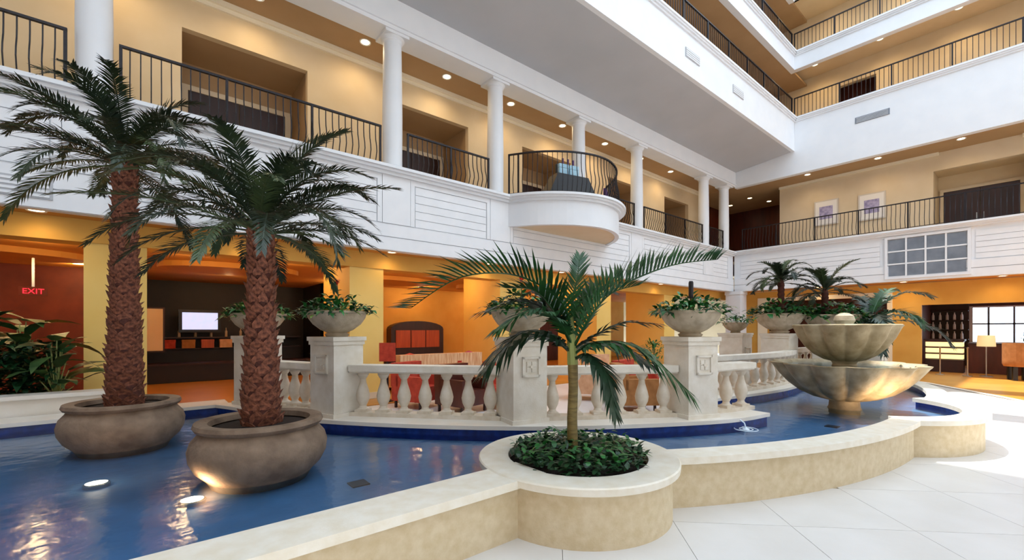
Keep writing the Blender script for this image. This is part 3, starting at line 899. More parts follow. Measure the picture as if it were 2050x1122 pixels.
MB().tube([cp(0, 0, 0), cp(-0.005, 0.35, 0), cp(0.005, 0.62, 0), cp(0.0, 0.85, 0)], [0.05, 0.045, 0.042, 0.045], 10).build('stem', CSTEM, t, True)
MB().tube([cp(0, 0.82, 0), cp(-0.01, 1.0, 0), cp(-0.015, 1.25, 0.0)], [0.05, 0.042, 0.02], 8).build('crownshaft', CSHAFT, t, True)
fr = [  # control points of each rachis, leaflets, leaf length, leaf width, dark?, lift, droop
    ([(0, 1.0, 0), (-0.10, 1.36, 0.05), (-0.48, 1.58, 0.12), (-0.95, 1.56, 0.2), (-1.35, 1.30, 0.28)], 46, 0.42, 0.034, 0, 0.75, 0.3),
    ([(0, 1.0, 0), (0.12, 1.30, 0.0), (0.45, 1.52, -0.05), (0.9, 1.70, -0.1), (1.33, 1.76, -0.15)], 48, 0.44, 0.034, 0, 0.85, 0.3),
    ([(0, 1.0, 0), (0.0, 1.35, -0.05), (0.06, 1.60, -0.12), (0.10, 1.80, -0.25)], 26, 0.22, 0.02, 0, 0.1, 0.1),
    ([(0, 1.0, 0), (-0.12, 1.30, -0.2), (-0.28, 1.50, -0.45), (-0.42, 1.48, -0.75)], 30, 0.32, 0.03, 1, 0.3, 0.3),
    ([(0, 1.0, 0), (0.14, 1.34, -0.2), (0.32, 1.52, -0.45), (0.5, 1.50, -0.75)], 30, 0.32, 0.03, 1, 0.3, 0.3),
    ([(0, 0.98, 0), (-0.18, 1.24, 0.1), (-0.45, 1.36, 0.2), (-0.78, 1.26, 0.3)], 36, 0.30, 0.036, 1, 0.15, 0.4),
    ([(0, 0.98, 0), (-0.15, 1.20, 0.2), (-0.38, 1.28, 0.4), (-0.62, 1.14, 0.55)], 34, 0.28, 0.036, 0, 0.1, 0.5),
    ([(0, 0.9, 0), (-0.18, 1.08, 0.1), (-0.45, 1.10, 0.25), (-0.72, 0.84, 0.4)], 38, 0.34, 0.04, 1, 0.0, 0.6),
    ([(0, 0.9, 0), (-0.2, 1.06, -0.1), (-0.5, 1.06, -0.2), (-0.74, 0.86, -0.3)], 34, 0.32, 0.036, 1, 0.0, 0.5),
    ([(0, 0.95, 0), (0.15, 1.06, 0.1), (0.38, 1.18, 0.2), (0.62, 1.17, 0.3)], 30, 0.24, 0.034, 1, 0.1, 0.4),
    ([(0, 0.9, 0), (0.18, 1.02, 0.15), (0.5, 0.98, 0.3), (0.82, 0.66, 0.45)], 40, 0.36, 0.04, 0, 0.0, 0.6),
    ([(0, 0.9, 0), (0.16, 1.0, -0.1), (0.45, 0.98, -0.25), (0.80, 0.78, -0.4)], 36, 0.34, 0.036, 1, 0.1, 0.5),
    ([(0, 0.85, 0), (0.10, 0.92, 0.15), (0.22, 0.78, 0.3), (0.28, 0.48, 0.38)], 30, 0.24, 0.034, 1, 0.0, 0.6),
    ([(0, 0.95, 0), (0.12, 1.22, 0.15), (0.28, 1.42, 0.25), (0.48, 1.48, 0.35)], 28, 0.26, 0.03, 0, 0.4, 0.3),
    ([(0, 0.95, 0), (-0.15, 1.25, 0.05), (-0.34, 1.45, 0.15), (-0.58, 1.46, 0.3)], 32, 0.3, 0.03, 0, 0.4, 0.3),
]
RR = random.Random(3)
for ctl, nl, ll, lw, dk, lift, dr in fr:
    pts = [Vector(p) for p in smooth_path([cp(*c) for c in ctl], 5)]
    inst(frond_mesh('frond', pts, nl, ll, lw, COCO2 if dk else COCO, lift, dr, 0.014, 0.16, RR, 0.5), 'frond', t)

# ground cover in the round planter
gc = MB()
R = random.Random(8)
for k in range(900):
    a = R.uniform(0, 2 * pi)
    r = 0.57 * sqrt(R.random())
    b = Vector((r * cos(a), r * sin(a), 0.44 + R.uniform(0, 0.13) * (1.1 - r)))
    aa = R.uniform(0, 2 * pi)
    e = R.uniform(0.1, 1.1)
    leaf(gc, b, Vector((cos(aa) * cos(e), sin(aa) * cos(e), sin(e))), Vector((0, 0, 1)), R.uniform(0.07, 0.13), R.uniform(0.03, 0.05), 0.5, 3, 0.25)
o = gc.build('ground_cover', LEAFD, None, loc=(PX, PY, 0))
tag(o, 'dense dark green ground cover filling the round planter', 'ground cover', kind='stuff')
gl = MB()
for k in range(260):
    a = R.uniform(0, 2 * pi)
    r = 0.55 * sqrt(R.random())
    b = Vector((r * cos(a), r * sin(a), 0.50 + R.uniform(0, 0.12) * (1.1 - r)))
    aa = R.uniform(0, 2 * pi)
    e = R.uniform(0.1, 1.0)
    leaf(gl, b, Vector((cos(aa) * cos(e), sin(aa) * cos(e), sin(e))), Vector((0, 0, 1)), R.uniform(0.07, 0.12), R.uniform(0.03, 0.05), 0.5, 3, 0.25)
o = gl.build('ground_cover_shoots', LEAF, None, loc=(PX, PY, 0))
tag(o, 'brighter green young shoots among the planter ground cover', 'ground cover', kind='stuff')


# ---- pedestals, bowls and their plants
def pedestal(label, x, y, z, rot=0.0, w_=0.22, h=1.0, faces=('-x', '-y')):
    t = thing('pedestal', label, 'pedestal', (x, y, z), rot)
    MB().box(-w_ - 0.02, w_ + 0.02, -w_ - 0.02, w_ + 0.02, 0, 0.05).build('base', PEDST, t)
    MB().box(-w_, w_, -w_, w_, 0.05, h - 0.1).build('shaft', PEDST, t)
    MB().box(-w_ - 0.03, w_ + 0.03, -w_ - 0.03, w_ + 0.03, h - 0.05, h).box(-w_ - 0.015, w_ + 0.015, -w_ - 0.015, w_ + 0.015, h - 0.1, h - 0.05).build('cap', PEDST, t)
    zc_ = h * 0.66
    for f in faces:
        m_ = MB()
        e = w_ * 0.52
        def bx(u0, u1, z0, z1, d0, d1):
            if f == '-y': m_.box(u0, u1, -w_ - d1, -w_ - d0, z0, z1)
            else: m_.box(-w_ - d1, -w_ - d0, u0, u1, z0, z1)
        bx(-e, e, zc_ - e, zc_ + e, 0, 0.012)
        for (u0, u1, z0, z1) in ((-e, e, e - 0.025, e), (-e, e, -e, -e + 0.025), (-e, -e + 0.025, -e, e), (e - 0.025, e, -e, e)):
            bx(u0, u1, zc_ + z0, zc_ + z1, 0.012, 0.028)
        pl = m_.build('plaque', PEDST, t)
        m2 = MB()
        m_ = m2
        for k in range(4):
            a = k * pi / 2
            u, zq = 0.045 * cos(a + pi / 4), 0.045 * sin(a + pi / 4)
            bx(u - 0.028, u + 0.028, zc_ + zq - 0.028, zc_ + zq + 0.028, 0.012, 0.024)
        bx(-0.016, 0.016, zc_ - 0.016, zc_ + 0.016, 0.012, 0.03)
        m2.build('rosette', PEDST, pl)
    return t


BPROF = [(0.13, 0.0), (0.15, 0.03), (0.12, 0.05), (0.20, 0.09), (0.29, 0.16), (0.345, 0.24), (0.36, 0.29), (0.385, 0.30), (0.385, 0.325), (0.35, 0.325), (0.33, 0.28)]


def planter_bowl(label, x, y, z, s=1.0):
    t = thing('planter_bowl', label, 'planter', (x, y, z))
    MB().lathe([(r * s, zz_ * s) for r, zz_ in BPROF], 36, cap0=True).build('bowl', BOWL, t, True)
    MB().lathe([(0.001, 0.30 * s), (0.335 * s, 0.285 * s)], 30).build('soil', SOIL, t)
    return t


def bowl_plant(label, x, y, z, s=1.0, seed=1, spike=True, flower=False, n=210, rad=0.44):
    R = random.Random(seed)
    t = thing('bowl_plant', label, 'plant', (x, y, z))
    for nm, m_, cnt_ in (('foliage', LEAF, n), ('dark_foliage', LEAFD, n // 2), ('pale_foliage', LEAFY, n // 6)):
        mb = MB()
        for k in range(cnt_):
            a = R.uniform(0, 2 * pi)
            r = rad * s * sqrt(R.random())
            hang = max(0, (r / (rad * s) - 0.8)) * 0.35 * s
            b = Vector((r * cos(a), r * sin(a), R.uniform(0.0, 0.24) * s * (1.3 - r / (rad * s)) - hang * R.random()))
            aa = a + R.uniform(-1.3, 1.3)
            e = R.uniform(-0.3, 1.0)
            leaf(mb, b, Vector((cos(aa) * cos(e), sin(aa) * cos(e), sin(e))), Vector((0, 0, 1)), R.uniform(0.09, 0.17) * s, R.uniform(0.04, 0.065) * s, 0.6, 3, 0.2)
        mb.build(nm, m_, t)
    if spike:
        for k in range(9):
            mb = MB()
            a = k * 0.7 + R.uniform(-.2, .2)
            e = R.uniform(0.7, 1.3)
            leaf(mb, Vector((0, 0, 0.05)), Vector((cos(a) * cos(e), sin(a) * cos(e), sin(e))), Vector((0, 0, 1)), R.uniform(0.22, 0.34) * s, 0.05 * s, 0.5, 4, 0.3)
            mb.build('spike_leaf', LEAF, t)
    if flower:
        MB().tube([(0, 0, 0.05), (0.01, 0, 0.25), (0.0, 0.01, 0.40)], 0.008, 5).build('flower_stalk', CSTEM, t)
        mb = MB()
        for k in range(22):
            a = R.uniform(0, 2 * pi)
            e = R.uniform(0.2, 1.4)
            leaf(mb, Vector((0, 0, 0.36 + R.uniform(0, 0.06))), Vector((cos(a) * cos(e), sin(a) * cos(e), sin(e))), Vector((0, 0, 1)), R.uniform(0.06, 0.10), 0.03, 0.2, 3, 0.3)
        mb.build('flower', REDFL, t)
    return t


ped = [('white stone pedestal behind the shorter palm trunk', Apos, radians(20), 'behind the shorter palm trunk', ('-y',), True),
       ('white stone pedestal right of the shorter palm trunk', Bpos, radians(20), 'right of the shorter palm trunk', ('-x',), True),
       ('stone pedestal behind the slender feather palm', Cpos, radians(-12), 'behind the slender feather palm', ('-y',), True),
       ('stone pedestal right of the slender feather palm', Dpos, radians(-20), 'right of the slender feather palm', ('-y',), False)]
for k, (lab, p, rot, where, faces, flw) in enumerate(ped):
    pedestal(lab, p[0], p[1], CZ, rot, 0.225, 1.0, faces)
    planter_bowl('beige stone bowl on the pedestal ' + where, p[0], p[1], CZ + 1.0)
    bowl_plant(('leafy plant with a red flower, ' if flw else 'leafy green plant in the bowl, ') + where, p[0], p[1], CZ + 1.30, 1.0, 20 + k, True, flw)
# dark finial on a stake in the right-hand bowl
fi = thing('dark_stake', 'short dark post rising from the bowl right of the feather palm', 'post', (Dpos[0] + 0.02, Dpos[1], CZ + 1.29))
MB().lathe([(0.012, 0), (0.014, 0.22)], 10).build('rod', CSTEM, fi, True)
MB().lathe([(0.028, 0.2), (0.03, 0.22), (0.03, 0.40), (0.022, 0.42), (0.001, 0.42)], 14).build('finial', IRON, fi, True)

# ---- stone balustrades
bal_prof = [(0.075, 0.0), (0.075, 0.04), (0.05, 0.055), (0.042, 0.08), (0.075, 0.15), (0.085, 0.21), (0.07, 0.28), (0.042, 0.37), (0.036, 0.42), (0.055, 0.445), (0.06, 0.46), (0.07, 0.47), (0.07, 0.51)]
bal_me = MB().lathe(bal_prof, 14).box(-0.078, 0.078, -0.078, 0.078, 0.0, 0.035).mesh('baluster', BALU, True)


def balustrade(label, path, n, z, trim0=0.0, trim1=0.0):
    x0, y0 = path[0]
    t = thing('balustrade', label, 'balustrade', (x0, y0, z))
    P = [(x - x0, y - y0) for x, y in path]
    MB().ribbon(P, -0.10, 0.10, 0.0, 0.05).build('plinth', BALU, t, True)
    MB().ribbon(P, -0.12, 0.12, 0.565, 0.645).ribbon(P, -0.095, 0.095, 0.545, 0.565).build('handrail', PEDST, t, True)
    L = [0.0]
    for i in range(1, len(P)):
        L.append(L[-1] + (Vector(P[i]) - Vector(P[i - 1])).length)
    for k in range(n):
        s = trim0 + (L[-1] - trim0 - trim1) * (k + 0.5) / n
        i = max(j for j in range(len(L) - 1) if L[j] <= s)
        f = (s - L[i]) / (L[i + 1] - L[i])
        q = Vector(P[i]).lerp(Vector(P[i + 1]), f)
        a = atan2(P[i + 1][1] - P[i][1], P[i + 1][0] - P[i][0])
        inst(bal_me, 'baluster', t, (q.x, q.y, 0.045), a)
    return t


def between(p, q, g0=0.28, g1=0.28, bow=0.0, n=8):
    p, q = Vector(p), Vector(q)
    d = (q - p)
    l = d.length
    d.normalize()
    nn = Vector((d.y, -d.x))
    return [tuple(p + d * (g0 + (l - g0 - g1) * i / n) + nn * bow * sin(pi * i / n)) for i in range(n + 1)]


def clip_front(p, q, g=0.26):
    """the stretch of the ledge's centre line between two pedestals"""
    return [s for s in front if (Vector(s) - Vector(p)).length > g and (Vector(s) - Vector(q)).length > g and
            front.index(s) > front.index(min(front, key=lambda r: (Vector(r) - Vector(p)).length)) and
            front.index(s) < front.index(min(front, key=lambda r: (Vector(r) - Vector(q)).length))]


balustrade('stone balustrade behind the shorter palm trunk', between(Apos, Bpos), 5, CZ)
balustrade('stone balustrade left of the pedestal behind the feather palm', between(Bpos, Cpos, 0.22, 0.24), 7, CZ)
balustrade('stone balustrade behind the feather palm stem', between(Cpos, Dpos, 0.24, 0.22), 6, CZ)
balustrade('short stone balustrade end beside the fountain', between(Dpos, (6.42, 2.6), 0.22, 0.0), 3, CZ)
balustrade('curved stone balustrade behind the fountain', rear[4:], 20, CZ + 0.004)

# far pedestals and bowls behind the fountain
far = [('far white pedestal left of the small palms', (11.35, 4.9), 'left of the small palms', 0.9),
       ('far white pedestal under the wide palm bowl', (10.9, 3.75), 'wide one below the small palms', 1.5)]
for k, (lab, p, where, s) in enumerate(far):
    pedestal(lab, p[0], p[1], 0.0, 0.0, 0.28, 1.45, ('-y',))
    planter_bowl('far stone planter bowl, ' + where, p[0], p[1], 1.45, s * 0.9)
bowl_plant('far leafy plant left of the small palms', 11.35, 4.9, 1.71, 0.9, 41, True, False, 100)
bowl_plant('far green foliage around the small palm trunk', 10.9, 3.75, 1.87, 1.4, 42, False, False, 260)
pedestal('far white pedestal hidden behind the upper fountain bowl', 11.4, 2.9, 0.0, 0.0, 0.28, 1.4, ('-y',))
planter_bowl('far stone planter bowl right behind the fountain', 11.4, 2.9, 1.4, 1.4)
bowl_plant('far green foliage right behind the fountain', 11.4, 2.9, 1.80, 1.4, 43, False, False, 260)
date_palm('small dark palm rising from the far wide bowl', 10.85, 3.7, 1.85, 0.72, 0.06, 0.06, 20, 0.75, 21, boots=False, scale_leaf=1.3)
date_palm('lower bushy dark palm behind the upper fountain bowl', 11.5, 3.05, 1.8, 0.55, 0.075, 0.06, 20, 0.85, 22, boots=False, scale_leaf=1.3)
t = thing('arching_palm', 'bright green arching palm right of the fountain', 'palm', (11.9, 2.35, 0.0))
planter_bowl('far stone planter under the arching green palm', 11.9, 2.35, 1.3, 1.0)
pedestal('far pedestal under the arching green palm', 11.9, 2.35, 0.0, 0.0, 0.25, 1.3, ('-y',))
R = random.Random(77)
for k in range(15):
    az = k * 2.4 + R.uniform(-.2, .2)
    pts = frond_pts(az, radians(R.uniform(20, 80)), R.uniform(1.1, 1.55), radians(R.uniform(60, 110)), 10, Vector((0, 0, 1.65)), 0.2)
    inst(frond_mesh('frond', pts, 30, 0.34, 0.05, COCO if k % 2 else COCO2, 0.15, 0.4, 0.012, 0.2, R, 0.5), 'frond', t)

# ================================================================== FOUNTAIN
ft = thing('tiered_fountain', 'two-tiered scalloped stone fountain in the pool', 'fountain', (FX, FY, 0.06))


def flute(t):
    return max(0.15, sin(pi * min(1, t * 1.0)) * 0.6 + 0.4 * t)


MB().lathe([(0.30, 0), (0.30, 0.18), (0.24, 0.22), (0.20, 0.30), (0.19, 0.40), (0.24, 0.46)], 32).build('foot', FOUNT, ft, True)
lowp = [(0.22, 0.40), (0.38, 0.44), (0.56, 0.53), (0.70, 0.65), (0.81, 0.78), (0.885, 0.89), (0.91, 0.93), (0.93, 0.95), (0.94, 0.97), (0.88, 0.965), (0.80, 0.90), (0.55, 0.78), (0.001, 0.72)]
MB().lathe(lowp, 120, lobe=(12, 0.13, lambda t: 1.0 if t < 0.75 else max(0.0, (1 - t) * 4))).build('lower_bowl', FOUNT, ft, 'all')
MB().lathe([(0.30, 0.76), (0.26, 0.84), (0.17, 0.90), (0.15, 0.96), (0.18, 1.02), (0.2, 1.06)], 28).build('stem', FOUNT, ft, True)
upp = [(0.14, 0.99), (0.25, 1.02), (0.38, 1.10), (0.49, 1.22), (0.575, 1.36), (0.625, 1.48), (0.64, 1.515), (0.66, 1.54), (0.64, 1.56), (0.59, 1.54), (0.50, 1.46), (0.001, 1.42)]
MB().lathe(upp, 120, lobe=(12, 0.13, lambda t: 1.0 if t < 0.75 else max(0.0, (1 - t) * 4))).build('upper_bowl', FOUNT, ft, 'all')
MB().lathe([(0.13, 1.42), (0.1, 1.5), (0.11, 1.56), (0.14, 1.62), (0.12, 1.69), (0.06, 1.73), (0.001, 1.74)], 20).build('finial', BOWL, ft, True)
face_up(MB().lathe([(0.001, 0.93), (0.86, 0.925)], 48).build('lower_water', WATER, ft).data)
face_up(MB().lathe([(0.001, 1.515), (0.57, 1.51)], 48).build('upper_water', WATER, ft).data)

SPLASH = mat('splash_water', '#e8f2fa', '#cfe2f0', 20, 0.2)
wj = thing('water_spout', 'thin white water trickle pouring from the balustrade ledge', 'water')
R = random.Random(4)
sx, sy = 5.62, 2.30
mb = MB()
mb.tube([(sx, sy + 0.12, CZ - 0.02), (sx, sy + 0.07, CZ - 0.02), (sx, sy + 0.02, 0.40), (sx, sy, WZ)], [0.008, 0.009, 0.009, 0.012], 6)
mb.build('stream', SPLASH, wj)
for r in (0.035, 0.075, 0.13):      # ripple rings spreading from the falling water
    MB().lathe([(r - 0.006, 0.0005), (r - 0.003, 0.004), (r, 0.0055), (r + 0.003, 0.004), (r + 0.006, 0.0005)], 32, sx, sy, WZ).build('ripple_ring', SPLASH, wj, 'all')
MB().lathe([(0.03, 0.0), (0.022, 0.012), (0.008, 0.022), (0.001, 0.022)], 14, sx, sy, WZ).build('splash_crown', SPLASH, wj, 'all')


# ================================================================== RAILINGS
def bal_iron(h, belly):
    if belly:
        pts = [(0, 0, 0), (0, -0.035, h * 0.12), (0, -0.075, h * 0.27), (0, -0.06, h * 0.42), (0, -0.015, h * 0.6), (0, 0, h * 0.78), (0, 0, h)]
    else:
        pts = [(0, 0, 0), (0, 0, h)]
    return MB().tube(pts, 0.0115, 4, caps=False).mesh('baluster', IRON)


IRON_ME = {}


def railing(label, p0, p1, z0, z1, spacing=0.125, belly=True, post_every=1.3, thick=0.02):
    p0, p1 = Vector(p0), Vector(p1)
    d = p1 - p0
    L = d.length
    t = thing('railing', label, 'railing', (p0.x, p0.y, z0), atan2(d.y, d.x), group='iron railings')
    h = z1 - z0
    MB().box(0, L, -0.025, 0.025, h - 0.035, h).build('top_rail', IRON, t)
    MB().box(0, L, -0.012, 0.012, 0.07, 0.09).build('bottom_rail', IRON, t)
    m_ = max(1, round(L / post_every))
    key = (round(h, 3), belly)
    if key not in IRON_ME:
        IRON_ME[key] = (bal_iron(h - 0.11, belly), MB().box(-thick, thick, -thick, thick, 0, h).mesh('post', IRON))
    bme, pme = IRON_ME[key]
    for k in range(m_ + 1):
        inst(pme, 'post', t, (min(max(L * k / m_, thick), L - thick), 0, 0))
    nb = max(2, round(L / spacing))
    for k in range(1, nb):
        xx = L * k / nb
        inst(bme, 'baluster', t, (xx, 0, 0.08))
    return t


RY = 9.02
RZ1 = 5.90
def rsec(label, xa, xb): railing(label, (xa, RY), (xb, RY), ZL, RZ1)
rsec('iron railing at the far left of the second floor', -3.2, COLX[0] - 0.28)
rsec('long bellied iron railing behind the palm crowns', COLX[0] + 0.28, COLX[1] - 0.3)
rsec('short bellied iron railing left of the curved balcony', COLX[1] + 0.3, COLX[2] - 0.28)
rsec('iron railing between curved balcony and next column', 11.5, COLX[4] - 0.28)
rsec('iron railing two columns right of the curved balcony', COLX[4] + 0.28, COLX[5] - 0.28)
rsec('short iron railing at the inner corner', COLX[5] + 0.28, COLX[6] - 0.28)
# curved balcony railing
cr = thing('curved_railing', 'curved bellied iron railing round the balcony', 'railing', (9.36, B0, ZL + 0.01), group='iron railings')
inn = []
for i in range(len(loc)):
    a = Vector(loc[max(i - 1, 0)]); b = Vector(loc[min(i + 1, len(loc) - 1)])
    tt = (b - a).normalized()
    inn.append((loc[i][0] - tt.y * 0.06, loc[i][1] + tt.x * 0.06, atan2(tt.y, tt.x)))
hh = RZ1 - ZL + 0.22
MB().ribbon([(x, y) for x, y, a in inn], -0.025, 0.025, hh - 0.035, hh).build('top_rail', IRON, cr)
MB().ribbon([(x, y) for x, y, a in inn], -0.012, 0.012, 0.07, 0.09).build('bottom_rail', IRON, cr)
bme, pme = bal_iron(hh - 0.11, True), MB().box(-0.02, 0.02, -0.02, 0.02, 0, hh).mesh('post', IRON)
L = [0.0]
for i in range(1, len(inn)):
    L.append(L[-1] + (Vector(inn[i][:2]) - Vector(inn[i - 1][:2])).length)
nb = int(L[-1] / 0.125)
for k in range(nb + 1):
    s = L[-1] * k / nb
    i = min(max(j for j in range(len(L)) if L[j] <= s + 1e-6), len(L) - 2)
    f = (s - L[i]) / (L[i + 1] - L[i])
    x_, y_ = inn[i][0] + (inn[i + 1][0] - inn[i][0]) * f, inn[i][1] + (inn[i + 1][1] - inn[i][1]) * f
    if k in (0, 2, nb - 2, nb):
        inst(pme, 'post', cr, (x_, y_, 0), inn[i][2])
    else:
        inst(bme, 'baluster', cr, (x_, y_, 0.08), inn[i][2])
# right wing railings
railing('bellied iron railing of the right second floor', (A0 + 0.12, 8.6), (A0 + 0.12, -1.2), ZLR, 6.02, 0.125, True, 1.4)
railing('iron railing of the right third floor', (A0 + 0.1, B1 + 0.05), (A0 + 0.1, -1.2), ZU, 11.06, 0.13, False, 1.5)
railing('iron railing of the left third floor', (9.0, B1 + 0.1), (A0 + 0.05, B1 + 0.1), ZU, 11.06, 0.13, False, 1.5)
railing('iron railing of the right fourth floor', (A0 + 0.1, B1 + 0.05), (A0 + 0.1, 1.0), ZU4, 13.72, 0.13, False, 1.5)
railing('iron railing of the left fourth floor', (13.0, B1 + 0.1), (A0 + 0.05, B1 + 0.1), ZU4, 13.72, 0.13, False, 1.5)

# ================================================================== FURNISHINGS UPSTAIRS
for k, (y, zc_, lab) in enumerate(((5.86, 6.50, 'left framed print with white mat in the right corridor'), (4.33, 6.44, 'right framed print with white mat in the right corridor'))):
    t = thing('framed_picture', lab, 'picture', (AW - 0.03, y, zc_))
    MB().box(-0.03, 0.02, -0.43, 0.43, -0.53, 0.53).build('frame', PFRAME, t)
    MB().box(-0.034, -0.03, -0.38, 0.38, -0.48, 0.48).build('mat', PAPER, t)
    MB().box(-0.037, -0.034, -0.24, 0.24, -0.27, 0.27).build('print', PURPLE, t)
v = thing('air_vent', 'grey slotted air vent on the right upper bulkhead', 'vent', (A0, 3.97, 9.35))
MB().box(-0.02, 0.0, -0.5, 0.5, -0.11, 0.11).build('vent_frame', GRILLE, v)
for k in range(4):
    MB().box(-0.032, -0.02, -0.46, 0.46, -0.09 + k * 0.05, -0.065 + k * 0.05).build('slat', SOFFIT, v)
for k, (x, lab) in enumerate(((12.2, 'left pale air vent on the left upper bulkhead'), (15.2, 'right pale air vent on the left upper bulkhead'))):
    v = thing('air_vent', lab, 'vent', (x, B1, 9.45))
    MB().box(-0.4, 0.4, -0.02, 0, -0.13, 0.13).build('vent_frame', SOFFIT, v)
    for j in range(4):
        MB().box(-0.37, 0.37, -0.03, -0.02, -0.11 + j * 0.06, -0.08 + j * 0.06).build('slat', WHITE, v)
v = thing('air_vent', 'pale wall vent at the far left under the railing', 'vent', (-1.35, B0, 3.5))
MB().box(-0.35, 0.35, -0.02, 0, -0.14, 0.14).build('vent_frame', SOFFIT, v)
for j in range(4):
    MB().box(-0.32, 0.32, -0.03, -0.02, -0.12 + j * 0.065, -0.085 + j * 0.065).build('slat', SIDING, v)
# dark draped stand with pale blue panels on the balcony
t = thing('display_stand', 'dark draped stand with pale blue panels on the curved balcony', 'stand', (8.8, 8.25, ZF2), radians(-12))
MB().taper(0.08, 0, 0.0, 1.06, 1.02, 0.3, 0.5, 0.2).build('draped_base', BLACK, t)
for sx_ in (-0.17, 0.17):
    for zz_, h_ in ((1.07, 0.17), (1.25, 0.1)):
        MB().box(sx_ - 0.145, sx_ + 0.145, -0.12, 0.0, zz_, zz_ + h_).build('blue_panel', BLUEPANEL, t)
MB().box(-0.34, 0.34, 0.0, 0.06, 1.05, 1.36).build('panel_backing', BLACK, t)
for sx_ in (-0.12, 0.05, 0.22):
    MB().box(sx_ - 0.02, sx_ + 0.02, 0.0, 0.04, 1.36, 1.55).build('panel_post', PURPFAB, t)
t = thing('balcony_chair', 'purple upholstered chair at the right of the curved balcony', 'chair', (10.42, 8.5, ZF2), radians(-60))
MB().box(-0.25, 0.25, -0.25, 0.25, 0.40, 0.5).build('seat', PURPFAB, t)
MB().box(0.2, 0.27, -0.25, 0.25, 0.5, 1.05).build('backrest', PURPFAB, t)
lg = MB().box(-0.02, 0.02, -0.02, 0.02, 0, 0.4).mesh('leg', DARKWOOD)
for xx in (-0.22, 0.22):
    for yy in (-0.22, 0.22):
        inst(lg, 'leg', t, (xx, yy, 0))

# ================================================================== LOBBY FURNISHINGS
# tropical plants behind the curb
trop_me = []
for wd in (0.16, 0.24):
    mb = MB()
    leaf(mb, Vector((0, 0, 0)), Vector((1, 0, 0.35)), Vector((0, 0, 1)), 0.62, wd, 0.55, 4, 0.25)
    trop_me.append(mb.mesh('leaf', TROP if wd > 0.2 else LEAFD))
spots = [(-2.9, 8.75, 1.0, 'broad-leaved tropical plant at the far left edge'), (-2.3, 9.0, 1.1, 'broad-leaved tropical plant second from the left'),
         (-1.75, 8.75, 0.9, 'broad-leaved tropical plant under the exit sign'), (-1.3, 9.05, 1.0, 'broad-leaved tropical plant left of the leftmost pillar'),
         (-0.95, 8.7, 0.75, 'low broad-leaved tropical plant beside the leftmost pillar'), (-2.6, 9.5, 1.25, 'tall broad-leaved tropical plant at the back left'),
         (-2.0, 9.6, 1.12, 'tall broad-leaved tropical plant at the back middle'), (-1.75, 9.3, 1.2, 'tall broad-leaved tropical plant at the back right')]
R = random.Random(12)
for x, y, h, lab in spots:
    t = thing('tropical_plant', lab, 'plant', (x, y, 0.6), group='tropical plants behind the curb')
    for k in range(24):
        a = k * 2.4 + R.uniform(-.3, .3)
        f = (k + 1) / 24
        zt = h * (0.15 + 0.9 * f)
        q = (0.06 + 0.12 * (1 - f))
        MB().tube([(0, 0, 0), (q * 0.6 * cos(a), q * 0.6 * sin(a), zt * 0.6), (q * cos(a), q * sin(a), zt)], 0.008, 4).build('stalk', CSHAFT, t)
        o = inst(trop_me[k % 2], 'leaf', t, (q * cos(a), q * sin(a), zt), a, R.uniform(0.75, 1.15))
        o.rotation_euler = (R.uniform(-.3, .3), R.uniform(-.5, .5), a)
mb = MB()
for k in range(2400):
    x = R.uniform(-3.4, -0.95); y = R.uniform(8.5, 9.3)
    a = R.uniform(0, 2 * pi); e = R.uniform(0.0, 1.2)
    leaf(mb, Vector((x, y, 0.6 + R.uniform(0, 0.75))), Vector((cos(a) * cos(e), sin(a) * cos(e), sin(e))), Vector((0, 0, 1)), R.uniform(0.12, 0.26), 0.06, 0.6, 3, 0.2)
tag(mb.build('undergrowth', LEAFD), 'dark undergrowth beneath the tropical plants', 'foliage', kind='stuff')

# exit sign
t = thing('exit_sign', 'red glowing exit sign over the tropical plants', 'sign', (-1.74, 13.0, 2.24), radians(8))
MB().box(-0.02, 0.02, -0.02, 0.02, 0.16, 1.0).build('hanger', METAL, t)
MB().box(-0.2, 0.2, -0.02, 0.02, -0.02, 0.16).build('sign_case', REDWALL, t)
fc = bpy.data.curves.new('exit_text', 'FONT')
fc.body = 'EXIT'
fc.size = 0.15
fc.align_x = 'CENTER'
fc.extrude = 0.004
fo = bpy.data.objects.new('lettering', fc)
C.objects.link(fo)
dg = bpy.context.evaluated_depsgraph_get()
me = bpy.data.meshes.new_from_object(fo.evaluated_get(dg))
bpy.data.objects.remove(fo)
me.materials.clear()
me.materials.append(EXITRED)
o = inst(me, 'lettering', t, (0, -0.026, 0.02))
o.rotation_euler = (pi / 2, 0, 0)

